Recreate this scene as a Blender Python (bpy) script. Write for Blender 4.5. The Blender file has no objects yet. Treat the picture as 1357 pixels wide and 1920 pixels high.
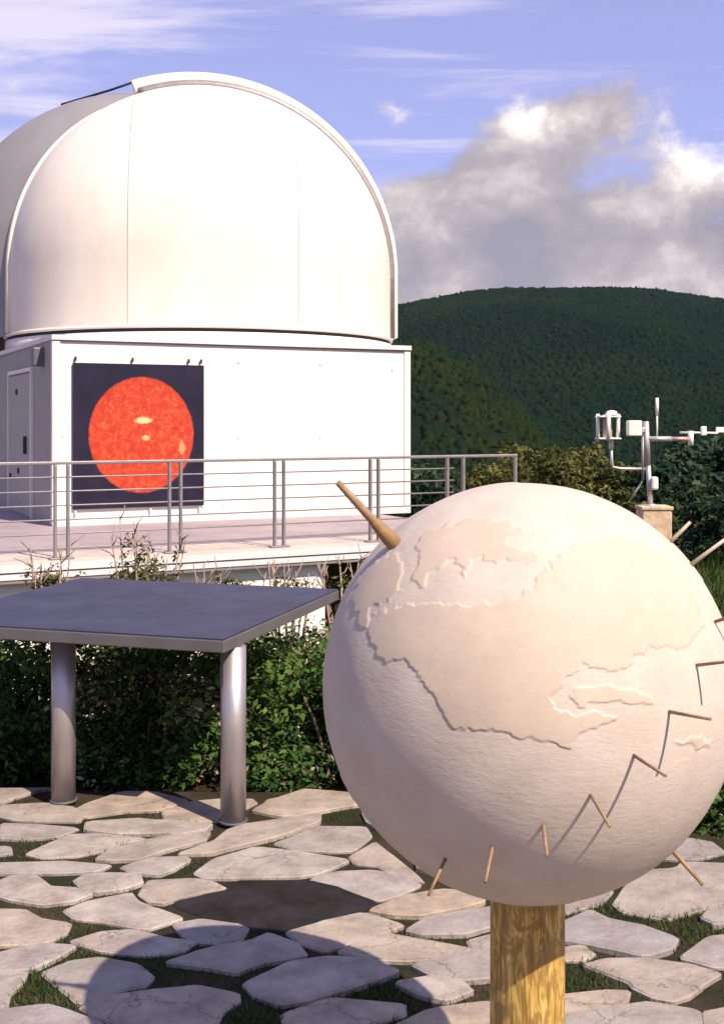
import bpy, bmesh, math, random
import numpy as np
from mathutils import Vector, Matrix, noise as mnoise

R = math.radians
random.seed(7); rng = np.random.default_rng(7)
SC = bpy.context.scene
COL = SC.collection

# ------------------------------------------------------------------ camera
F, YH, EYE = 2200.0, 790.0, 1.6           # focal length in photo pixels, horizon row, eye height
cam = bpy.data.cameras.new('camera')
cam.sensor_fit = 'VERTICAL'; cam.sensor_height = 24.0
cam.lens = 24.0 * F / 1920.0
cam.shift_y = -(960.0 - YH) / 1920.0
cam.clip_start = 0.05; cam.clip_end = 6000
camo = bpy.data.objects.new('camera', cam); COL.objects.link(camo)
camo.location = (0, 0, EYE); camo.rotation_euler = (R(90), 0, 0)
SC.camera = camo

# ------------------------------------------------------------------ light
SUN_EL, SUN_AZ = R(48), R(42)            # height, and bearing to the right of straight behind the camera
SUN = Vector((math.cos(SUN_EL) * math.sin(SUN_AZ), -math.cos(SUN_EL) * math.cos(SUN_AZ), math.sin(SUN_EL)))
sun = bpy.data.lights.new('sun', 'SUN'); sun.energy = 5.0; sun.angle = R(0.55); sun.color = (1.0, 0.845, 0.68)
suno = bpy.data.objects.new('sun', sun); COL.objects.link(suno)
suno.rotation_euler = SUN.to_track_quat('Z', 'Y').to_euler()
suno.location = (8, -8, 12)

SC.view_settings.view_transform = 'Standard'
SC.view_settings.look = 'None'
SC.view_settings.gamma = 1.0
SC.view_settings.exposure = 0.62
SC.view_settings.use_curve_mapping = False
SC.cycles.max_bounces = 8
SC.cycles.transparent_max_bounces = 8

# ------------------------------------------------------------------ sky
world = bpy.data.worlds.new('World'); SC.world = world; world.use_nodes = True
nt = world.node_tree; nt.nodes.clear()

class NB:
    def __init__(s, nt): s.nt = nt
    def n(s, typ, **kw):
        nd = s.nt.nodes.new(typ)
        for k, v in kw.items():
            if hasattr(nd, k) and k not in nd.inputs: setattr(nd, k, v)
            else: nd.inputs[k].default_value = v
        return nd
    def link(s, a, b): s.nt.links.new(a, b)
    def val(s, inp, v):
        if hasattr(v, 'is_linked') or hasattr(v, 'links'): s.link(v, inp)
        else: inp.default_value = v
    def m(s, op, a, b=None, c=None, clamp=False):
        nd = s.nt.nodes.new('ShaderNodeMath'); nd.operation = op; nd.use_clamp = clamp
        for i, v in enumerate((a, b, c)):
            if v is not None: s.val(nd.inputs[i], v)
        return nd.outputs[0]
    def vm(s, op, a, b=None, out=0):
        nd = s.nt.nodes.new('ShaderNodeVectorMath'); nd.operation = op
        s.val(nd.inputs[0], a)
        if b is not None: s.val(nd.inputs[1], b)
        return nd.outputs[out]
    def noise(s, vec, scale, detail=4, rough=0.55, dist=0.0, out=0):
        nd = s.nt.nodes.new('ShaderNodeTexNoise')
        if vec is not None: s.link(vec, nd.inputs['Vector'])
        nd.inputs['Scale'].default_value = scale; nd.inputs['Detail'].default_value = detail
        nd.inputs['Roughness'].default_value = rough; nd.inputs['Distortion'].default_value = dist
        return nd.outputs[out]
    def ramp(s, fac, stops, interp='LINEAR'):
        nd = s.nt.nodes.new('ShaderNodeValToRGB'); nd.color_ramp.interpolation = interp
        e = nd.color_ramp.elements
        while len(e) < len(stops): e.new(0.5)
        for el, (p, c) in zip(e, stops):
            el.position = p
            el.color = (c, c, c, 1) if isinstance(c, (int, float)) else (*c, 1)
        s.link(fac, nd.inputs[0]); return nd.outputs[0]
    def mix(s, fac, a, b, mode='MIX'):
        nd = s.nt.nodes.new('ShaderNodeMix'); nd.data_type = 'RGBA'; nd.blend_type = mode
        s.val(nd.inputs[0], fac)
        for i, v in ((6, a), (7, b)):
            if isinstance(v, tuple): nd.inputs[i].default_value = (*v[:3], 1)
            else: s.link(v, nd.inputs[i])
        return nd.outputs[2]
    def sstep(s, x, a, b):
        nd = s.nt.nodes.new('ShaderNodeMapRange'); nd.interpolation_type = 'SMOOTHSTEP'
        s.val(nd.inputs[0], x); nd.inputs[1].default_value = a; nd.inputs[2].default_value = b
        nd.inputs[3].default_value = 0; nd.inputs[4].default_value = 1
        return nd.outputs[0]

b = NB(nt)
sky = nt.nodes.new('ShaderNodeTexSky'); sky.sky_type = 'NISHITA'; sky.sun_disc = False
sky.sun_elevation = math.asin(SUN.z); sky.sun_rotation = math.atan2(SUN.x, SUN.y)
sky.altitude = 800; sky.air_density = 1.0; sky.dust_density = 0.6; sky.ozone_density = 2.5
tc = nt.nodes.new('ShaderNodeTexCoord')
dirv = b.vm('NORMALIZE', tc.outputs['Generated'])
sep = nt.nodes.new('ShaderNodeSeparateXYZ'); b.link(dirv, sep.inputs[0])
elev = sep.outputs[2]
base_sky = b.mix(1.0, sky.outputs[0], (1.0, 0.86, 1.08), 'MULTIPLY')
base_sky = b.mix(0.42, base_sky, (4.6, 4.5, 7.9))
# cumulus banks low over the hills, thinning out with height
warp = b.noise(dirv, 5.0, 3, 0.6, out=1)
wv = b.vm('MULTIPLY_ADD', warp, (0.055, 0.055, 0.055)); nt.nodes[-1].inputs[2].default_value = (0, 0, 0)
pv = b.vm('ADD', dirv, wv)
mp = nt.nodes.new('ShaderNodeMapping'); b.link(pv, mp.inputs[0]); mp.inputs['Scale'].default_value = (1, 1, 1.45)
mp.inputs['Location'].default_value = (0.31, 0.12, 0.05)
cum = b.noise(mp.outputs[0], 8.0, 10, 0.60)
shade_v = b.vm('ADD', mp.outputs[0], (0.030, -0.02, 0.045))
cum2 = b.noise(shade_v, 8.0, 8, 0.56)
def blob(px, py, sig, amp):
    d = Vector(((px - 678.5) / F, 1, (YH - py) / F)).normalized()
    dp = b.vm('DOT_PRODUCT', dirv, tuple(d), out=1)
    q = b.m('SUBTRACT', 1.0, dp)
    e = b.m('EXPONENT', b.m('MULTIPLY', q, -2.0 / (sig * sig)))
    return b.m('MULTIPLY', e, amp)
cover = b.m('MULTIPLY', b.m('SUBTRACT', 1.0, b.sstep(elev, 0.11, 0.25)), 0.38)
for args in ((1115, 190, 0.036, 0.15), (1040, 255, 0.042, 0.18), (940, 325, 0.046, 0.19), (830, 395, 0.05, 0.17), (1320, 330, 0.045, 0.16), (1180, 420, 0.06, 0.14),
             (730, 210, 0.03, 0.11), (20, 225, 0.03, 0.16)):
    cover = b.m('ADD', cover, blob(*args))
dens = b.sstep(b.m('ADD', cum, cover), 0.60, 0.76)
lit = b.m('SUBTRACT', cum, cum2)
bright = b.noise(pv, 15.0, 6, 0.6)
lit_f = b.m('ADD', b.m('MULTIPLY', lit, 1.9), b.m('MULTIPLY', b.m('SUBTRACT', bright, 0.5), 1.3))
lit_f = b.m('ADD', lit_f, b.m('MULTIPLY', b.m('SUBTRACT', elev, 0.17), 1.2))
lit_f = b.m('ADD', lit_f, blob(1330, 300, 0.028, 0.9))
for args in ((1190, 380, 0.022, 0.35), (880, 440, 0.02, 0.30), (1080, 420, 0.05, -0.15), (960, 480, 0.05, -0.15)):
    lit_f = b.m('ADD', lit_f, blob(*args))
ccol = b.ramp(b.m('ADD', lit_f, 0.45), [(0.05, (2.6, 2.45, 2.9)), (0.45, (3.7, 3.25, 3.4)), (0.75, (5.6, 4.9, 4.8)), (1.0, (9.0, 8.3, 8.0))])
# high cirrus streaks
den = b.m('ADD', elev, 0.12)
cb = nt.nodes.new('ShaderNodeCombineXYZ')
b.link(b.m('DIVIDE', sep.outputs[0], den), cb.inputs[0]); b.link(b.m('DIVIDE', sep.outputs[1], den), cb.inputs[1])
mp2 = nt.nodes.new('ShaderNodeMapping'); b.link(cb.outputs[0], mp2.inputs[0])
mp2.inputs['Rotation'].default_value = (0, 0, R(24)); mp2.inputs['Scale'].default_value = (0.9, 3.6, 1)
ci = b.noise(mp2.outputs[0], 1.25, 8, 0.62, 0.6)
ci_cov = b.m('ADD', ci, b.m('ADD', blob(60, 60, 0.11, 0.16), blob(780, 60, 0.09, 0.10)))
ci_m = b.m('MULTIPLY', b.sstep(ci_cov, 0.50, 0.78), 0.75)
ci_m = b.m('MULTIPLY', ci_m, b.sstep(elev, 0.12, 0.24))
s1 = b.mix(ci_m, base_sky, (7.0, 6.3, 7.4))
dens = b.m('MULTIPLY', dens, 0.93)
s2 = b.mix(dens, s1, ccol)
bg = nt.nodes.new('ShaderNodeBackground'); b.link(s2, bg.inputs[0]); bg.inputs[1].default_value = 0.092
wo = nt.nodes.new('ShaderNodeOutputWorld'); b.link(bg.outputs[0], wo.inputs[0])

# ------------------------------------------------------------------ helpers
def P(px, py, Y):                       # photo pixel at depth Y
    return Vector(((px - 678.5) / F * Y, Y, EYE - (py - YH) / F * Y))
def G(px, py, z=0.0):                   # photo pixel on the horizontal plane z
    Y = F * (EYE - z) / (py - YH)
    return Vector(((px - 678.5) / F * Y, Y, z))

def tag(o, label=None, cat=None, group=None, kind=None):
    if label: o['label'] = label
    if cat: o['category'] = cat
    if group: o['group'] = group
    if kind: o['kind'] = kind
    return o
def empty(name, loc=(0, 0, 0), rz=0.0, parent=None):
    o = bpy.data.objects.new(name, None); COL.objects.link(o)
    o.location = loc; o.rotation_euler = (0, 0, rz); o.empty_display_size = 0.2
    if parent: o.parent = parent
    return o
def link(name, me, mat=None, parent=None, loc=None, smooth=False):
    o = bpy.data.objects.new(name, me); COL.objects.link(o)
    if mat and not me.materials: me.materials.append(mat)
    if parent: o.parent = parent
    if loc is not None: o.location = loc
    if smooth:
        me.polygons.foreach_set('use_smooth', [True] * len(me.polygons))
    return o
def np_mesh(name, verts, faces, k):
    verts = np.asarray(verts, dtype=np.float32); faces = np.asarray(faces, dtype=np.int32)
    me = bpy.data.meshes.new(name)
    me.vertices.add(len(verts)); me.vertices.foreach_set('co', verts.ravel())
    me.loops.add(faces.size); me.loops.foreach_set('vertex_index', faces.ravel())
    nf = len(faces); me.polygons.add(nf)
    me.polygons.foreach_set('loop_start', np.arange(0, nf * k, k, dtype=np.int32))
    me.polygons.foreach_set('loop_total', np.full(nf, k, dtype=np.int32))
    me.update(calc_edges=True); me.validate()
    return me

class MB:
    """collects shapes into one bmesh"""
    def __init__(s): s.bm = bmesh.new()
    def box(s, c, size, rot=None, bevel=0.0):
        ret = bmesh.ops.create_cube(s.bm, size=1.0); vs = ret['verts']
        for v in vs:
            v.co = Vector((v.co.x * size[0], v.co.y * size[1], v.co.z * size[2]))
        if bevel:
            es = list({e for v in vs for e in v.link_edges})
            r2 = bmesh.ops.bevel(s.bm, geom=es, offset=bevel, segments=2, affect='EDGES', profile=0.5)
            vs = list({v for f in r2['faces'] for v in f.verts} | {v for v in vs if v.is_valid})
        M = Matrix.Translation(Vector(c)) @ (rot.to_4x4() if rot else Matrix.Identity(4))
        for v in vs: v.co = M @ v.co
        return s
    def tube(s, p0, p1, r0, r1=None, n=12, caps=True):
        p0, p1 = Vector(p0), Vector(p1); r1 = r0 if r1 is None else r1
        ax = (p1 - p0).normalized(); a = ax.orthogonal().normalized(); c = ax.cross(a)
        rings = []
        for p, r in ((p0, r0), (p1, r1)):
            rings.append([s.bm.verts.new(p + (a * math.cos(t) + c * math.sin(t)) * r) for t in [2 * math.pi * i / n for i in range(n)]])
        for i in range(n):
            s.bm.faces.new((rings[0][i], rings[0][(i + 1) % n], rings[1][(i + 1) % n], rings[1][i])).smooth = True
        if caps:
            s.bm.faces.new(rings[0][::-1]); s.bm.faces.new(rings[1])
        return s
    def path(s, pts, rad, n=8):
        pts = [Vector(p) for p in pts]
        rad = [rad] * len(pts) if isinstance(rad, (int, float)) else rad
        prev = None; a = None
        for i, p in enumerate(pts):
            t = (pts[min(i + 1, len(pts) - 1)] - pts[max(i - 1, 0)]).normalized()
            a = t.orthogonal().normalized() if a is None else (a - t * a.dot(t)).normalized()
            c = t.cross(a)
            ring = [s.bm.verts.new(p + (a * math.cos(2 * math.pi * k / n) + c * math.sin(2 * math.pi * k / n)) * rad[i]) for k in range(n)]
            if prev:
                for k in range(n):
                    s.bm.faces.new((prev[k], prev[(k + 1) % n], ring[(k + 1) % n], ring[k])).smooth = True
            else: s.bm.faces.new(ring[::-1])
            prev = ring
        s.bm.faces.new(prev); return s
    def lathe(s, prof, n=32, o=(0, 0, 0), smooth=True):
        o = Vector(o); rings = []
        for r, z in prof:
            rings.append([s.bm.verts.new(o + Vector((r * math.cos(2 * math.pi * i / n), r * math.sin(2 * math.pi * i / n), z))) for i in range(n)])
        for A, B in zip(rings, rings[1:]):
            for i in range(n):
                s.bm.faces.new((A[i], A[(i + 1) % n], B[(i + 1) % n], B[i])).smooth = smooth
        s.bm.faces.new(rings[0][::-1]); s.bm.faces.new(rings[-1])
        return s
    def prism(s, pts, z0, z1):
        lo = [s.bm.verts.new((p[0], p[1], z0)) for p in pts]; hi = [s.bm.verts.new((p[0], p[1], z1)) for p in pts]
        n = len(pts)
        for i in range(n): s.bm.faces.new((lo[i], lo[(i + 1) % n], hi[(i + 1) % n], hi[i]))
        s.bm.faces.new(hi); s.bm.faces.new(lo[::-1]); return s
    def build(s, name, mat, parent=None, loc=None):
        bmesh.ops.recalc_face_normals(s.bm, faces=s.bm.faces[:])
        me = bpy.data.meshes.new(name); s.bm.to_mesh(me); s.bm.free()
        return link(name, me, mat, parent, loc)

# ------------------------------------------------------------------ materials
def mat(name, col, rough=0.6, metal=0.0, var=0.12, scale=6.0, bump=0.0, bscale=40.0, tint=None, spec=None, obj=True, stretch=None):
    m = bpy.data.materials.new(name); m.use_nodes = True
    nt = m.node_tree; b = NB(nt); bs = nt.nodes['Principled BSDF']
    tc = nt.nodes.new('ShaderNodeTexCoord'); v = tc.outputs['Object']
    if stretch:
        mp = nt.nodes.new('ShaderNodeMapping'); mp.inputs['Scale'].default_value = stretch; b.link(v, mp.inputs[0]); v = mp.outputs[0]
    n1 = b.noise(v, scale, 6, 0.6)
    hi = tuple(min(1, c * (1 + var)) for c in col); lo = tuple(c * (1 - var) for c in (tint or col))
    c = b.ramp(n1, [(0.32, lo), (0.68, hi)])
    b.link(c, bs.inputs['Base Color'])
    r = b.m('ADD', b.m('MULTIPLY', b.noise(v, scale * 3, 3), 0.2), rough - 0.1, clamp=True)
    b.link(r, bs.inputs['Roughness']); bs.inputs['Metallic'].default_value = metal
    if spec is not None: bs.inputs['Specular IOR Level'].default_value = spec
    if bump:
        bp = nt.nodes.new('ShaderNodeBump'); bp.inputs['Strength'].default_value = min(1, bump); bp.inputs['Distance'].default_value = 0.01
        b.link(b.noise(v, bscale, 5, 0.65), bp.inputs['Height']); b.link(bp.outputs[0], bs.inputs['Normal'])
    return m

M_dome = mat('white_dome_paint', (0.76, 0.705, 0.61), 0.5, var=0.045, scale=1.3, tint=(0.71, 0.64, 0.555), stretch=(1, 1, 0.45), spec=0.3)
M_shell = mat('grey_rear_shell', (0.23, 0.22, 0.228), 0.6, var=0.06, scale=1.5)  # rear shell is a darker grey than the front panels
M_dark = mat('dark_gap', (0.03, 0.028, 0.04), 0.8)
M_wall = mat('white_wall_panel', (0.80, 0.76, 0.68), 0.55, var=0.03, scale=1.0, tint=(0.76, 0.70, 0.63), spec=0.3)
M_trim = mat('pale_metal_trim', (0.66, 0.62, 0.62), 0.45, var=0.06, scale=3)
M_side_shade = mat('side_shade_grey', (0.27, 0.26, 0.262), 0.6, var=0.05, scale=1.5)  # wall side turned from the sun: its shade is put into this grey
M_door = mat('shaded_door_grey', (0.30, 0.30, 0.292), 0.5, var=0.05, scale=3)  # the door's own grey, darkened further for the shaded side
M_plaster = mat('white_plaster', (0.80, 0.77, 0.70), 0.85, var=0.06, scale=3, bump=0.15)
M_steel = mat('brushed_steel', (0.42, 0.41, 0.44), 0.38, 0.85, var=0.10, scale=5)
M_rail = mat('grey_steel_rail', (0.25, 0.23, 0.24), 0.5, 0.3, var=0.12, scale=8)
M_floor = mat('mauve_terrace_floor', (0.30, 0.25, 0.26), 0.8, var=0.14, scale=2.0, bump=0.1)
M_conc = mat('terrace_concrete', (0.50, 0.44, 0.38), 0.85, var=0.12, scale=2.5, bump=0.15)
M_table = mat('slate_blue_plate', (0.037, 0.041, 0.078), 0.66, 0.0, var=0.22, scale=4, spec=0.25)
M_edge = mat('plate_edge', (0.105, 0.098, 0.10), 0.65, 0.1, var=0.1)
M_chrome = mat('stainless_leg', (0.46, 0.42, 0.42), 0.42, 0.75, var=0.06, scale=4)
M_pole = mat('galvanised_pole', (0.50, 0.50, 0.50), 0.45, 0.6, var=0.1, scale=10)
M_sens = mat('white_sensor_plastic', (0.78, 0.76, 0.68), 0.5, var=0.05)
M_copper = mat('reddish_sensor_arm', (0.50, 0.30, 0.24), 0.5, 0.3, var=0.1)
M_pillar = mat('tan_stone_pillar', (0.56, 0.42, 0.27), 0.85, var=0.25, scale=16, bump=0.4, bscale=30)
M_peg = mat('brown_peg', (0.27, 0.17, 0.09), 0.65, var=0.25, scale=40)
M_pegl = mat('pale_peg', (0.42, 0.34, 0.27), 0.6, var=0.2, scale=40)
M_recess = mat('recess_shade_brown', (0.055, 0.042, 0.03), 0.95, var=0.4, scale=5, bump=0.8, bscale=18)  # brown for the plants and the shade below the terrace slab
M_bark = mat('bark', (0.11, 0.08, 0.055), 0.9, var=0.3, scale=12, bump=0.5)
M_twig = mat('pale_twig', (0.27, 0.20, 0.16), 0.85, var=0.3, scale=20)
M_oldwood = mat('weathered_fence_wood', (0.13, 0.10, 0.065), 0.85, var=0.3, scale=8)

def leaf_mat(name, c0, c1, c2, rough=0.55, scale=1.6, transl=0.25):
    m = bpy.data.materials.new(name); m.use_nodes = True
    nt = m.node_tree; b = NB(nt); bs = nt.nodes['Principled BSDF']
    at = nt.nodes.new('ShaderNodeAttribute'); at.attribute_name = 'tone'
    tc = nt.nodes.new('ShaderNodeTexCoord')
    n1 = b.noise(tc.outputs['Object'], scale, 4, 0.6)
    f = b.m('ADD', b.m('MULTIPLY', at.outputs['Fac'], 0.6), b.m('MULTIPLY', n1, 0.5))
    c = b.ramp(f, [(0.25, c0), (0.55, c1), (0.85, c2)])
    b.link(c, bs.inputs['Base Color']); bs.inputs['Roughness'].default_value = rough
    bs.inputs['Specular IOR Level'].default_value = 0.18 if transl else 0.0
    if transl:
        tr = nt.nodes.new('ShaderNodeBsdfTranslucent'); b.link(c, tr.inputs[0])
        mx = nt.nodes.new('ShaderNodeMixShader'); mx.inputs[0].default_value = transl
        b.link(bs.outputs[0], mx.inputs[1]); b.link(tr.outputs[0], mx.inputs[2])
        b.link(mx.outputs[0], nt.nodes['Material Output'].inputs[0])
    return m
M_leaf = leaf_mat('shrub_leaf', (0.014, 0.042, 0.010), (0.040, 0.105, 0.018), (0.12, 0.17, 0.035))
M_leaf2 = leaf_mat('olive_leaf', (0.035, 0.045, 0.012), (0.080, 0.090, 0.022), (0.16, 0.15, 0.04))
M_leaf3 = leaf_mat('dark_tree_leaf', (0.008, 0.022, 0.012), (0.018, 0.045, 0.022), (0.045, 0.080, 0.030))
M_dry = leaf_mat('dry_leaf', (0.16, 0.11, 0.07), (0.32, 0.25, 0.18), (0.50, 0.42, 0.34), transl=0.1)
M_grass = leaf_mat('grass_blade', (0.016, 0.040, 0.010), (0.036, 0.072, 0.014), (0.085, 0.105, 0.024), scale=3)
M_forest = leaf_mat('forest_crown', (0.0018, 0.0100, 0.0070), (0.0038, 0.0150, 0.0085), (0.015, 0.022, 0.005), rough=0.8, scale=0.012, transl=0)

def set_tone(me, per_face, k):
    a = me.attributes.new('tone', 'FLOAT', 'FACE'); a.data.foreach_set('value', np.asarray(per_face, dtype=np.float32))

# ------------------------------------------------------------------ terrain
def sm(a, b_, x):
    t = np.clip((x - a) / (b_ - a), 0, 1); return t * t * (3 - 2 * t)
HILLX = 247.0
def terrain(X, Y):
    X = np.asarray(X, float); Y = np.asarray(Y, float)
    z = np.full(X.shape, -0.09)
    bank = sm(6.2, 9.5, Y) * (1 - sm(0.9, 2.6, X)) * -1.35          # bank in front of the terrace wall
    z = z + bank
    z = z + sm(7, 12, Y) * sm(1.5, 3, X) * 0.10
    z = z - sm(19, 95, Y) * 26 - sm(90, 430, Y) * 36
    crest = 228.0 * np.exp(-((X - HILLX) / 760.0) ** 2) * (0.955 + 0.045 * np.cos((X - HILLX) / 190.0))
    spur = 1.0 + 0.09 * np.sin(X / 62.0 + Y / 210.0) * (1 - sm(950, 1250, Y))
    z = z + crest * spur * sm(380, 1530, Y) ** 0.9 * (1 - 0.7 * sm(1560, 2600, Y))
    z = z + 84.0 * np.exp(-((X - 25.0) / 75.0) ** 2 - ((Y - 540.0) / 120.0) ** 2)      # nearer spur
    z = z + 2.0 * np.sin(X / 31.0) * np.sin(Y / 47.0) * sm(150, 500, Y)
    return z
def th(x, y): return float(terrain(np.array([x]), np.array([y]))[0])

ys = np.concatenate([np.linspace(-30, 4, 18), np.linspace(4.6, 24, 56), np.geomspace(25, 400, 60), np.linspace(408, 1700, 130), np.geomspace(1750, 5000, 16)])
xs = np.concatenate([-np.geomspace(3000, 165, 12), np.linspace(-150, -7.5, 28), np.linspace(-6.5, 8, 48), np.linspace(9, 700, 120), np.geomspace(730, 3000, 12)])
XX, YY = np.meshgrid(xs, ys); ZZ = terrain(XX, YY)
nv = len(xs)
vs = np.stack([XX.ravel(), YY.ravel(), ZZ.ravel()], 1)
fi = []
for j in range(len(ys) - 1):
    r0 = np.arange(nv - 1) + j * nv
    fi.append(np.stack([r0, r0 + 1, r0 + 1 + nv, r0 + nv], 1))
me = np_mesh('ground', vs, np.concatenate(fi), 4)
M_ground = bpy.data.materials.new('ground_mix'); M_ground.use_nodes = True
nt = M_ground.node_tree; b = NB(nt); bs = nt.nodes['Principled BSDF']
geo = nt.nodes.new('ShaderNodeNewGeometry'); pos = geo.outputs['Position']
g1 = b.ramp(b.noise(pos, 0.9, 6, 0.65), [(0.3, (0.05, 0.045, 0.02)), (0.5, (0.065, 0.080, 0.022)), (0.7, (0.12, 0.115, 0.04))])
g2 = b.ramp(b.noise(pos, 3.0, 6, 0.65), [(0.35, (0.030, 0.022, 0.015)), (0.65, (0.075, 0.055, 0.036))])
sp = nt.nodes.new('ShaderNodeSeparateXYZ'); b.link(pos, sp.inputs[0])
gc = b.mix(b.sstep(sp.outputs[1], 9.0, 12.0), g2, g1)
gc = b.mix(b.sstep(sp.outputs[1], 200, 380), gc, (0.006, 0.014, 0.007))
b.link(gc, bs.inputs['Base Color']); bs.inputs['Roughness'].default_value = 0.95; bs.inputs['Specular IOR Level'].default_value = 0.0
bp = nt.nodes.new('ShaderNodeBump'); bp.inputs['Strength'].default_value = 0.8; bp.inputs['Distance'].default_value = 0.03
b.link(b.noise(pos, 14, 6, 0.7), bp.inputs['Height']); b.link(bp.outputs[0], bs.inputs['Normal'])
go = link('ground', me, M_ground, smooth=True); tag(go, kind='structure')

# ------------------------------------------------------------------ forest on the far hill
def forest():
    N = 68000
    Y = np.sqrt(rng.uniform(430.0 ** 2, 1600.0 ** 2, N))
    X = rng.uniform(-0.06, 0.44, N) * Y
    Z = terrain(X, Y)
    rr = rng.uniform(1.9, 3.9, N) * (0.72 + 0.3 * Y / 1500); hh = rr * rng.uniform(0.9, 1.5, N)
    n = 5; vv = []; ff = []
    prof = [(0.85, 0.0), (0.80, 0.55)]
    for k, (r, z) in enumerate(prof):
        for i in range(n):
            a = 2 * math.pi * (i + 0.5 * (k % 2)) / n
            vv.append((r * math.cos(a), r * math.sin(a), z))
    vv.append((0, 0, 1.0)); vv = np.array(vv)
    for i in range(n):
        a0, a1 = i, (i + 1) % n; ff += [(a0, a1, a1 + n), (a0, a1 + n, a0 + n)]
    for i in range(n): ff.append((n + i, n + (i + 1) % n, 2 * n))
    ff = np.array(ff); nvv = len(vv)
    jit = rng.normal(0, 0.16, (N, nvv, 3))
    V = vv[None] + jit
    V[:, :, 0] *= rr[:, None]; V[:, :, 1] *= rr[:, None]; V[:, :, 2] *= (hh * 1.05)[:, None]
    V += np.stack([X, Y, Z - 1.0], 1)[:, None, :]
    Fc = ff[None] + (np.arange(N) * nvv)[:, None, None]
    me = np_mesh('hill_forest', V.reshape(-1, 3), Fc.reshape(-1, 3), 3)
    gul = np.array([mnoise.noise((x / 130.0, y / 190.0, 3.0)) + 0.6 * mnoise.noise((x / 45.0, y / 60.0, 9.0)) for x, y in zip(X, Y)])
    tone = np.clip(rng.normal(0.40, 0.10, N) + 0.32 * gul + 0.32 * (1 - sm(450, 1000, Y)), 0, 1)
    set_tone(me, np.repeat(tone, len(ff)), 3)
    o = link('hill_forest', me, M_forest, smooth=True)
    tag(o, 'dark green wood covering the far hill behind the dome', 'forest', kind='stuff')
forest()

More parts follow.
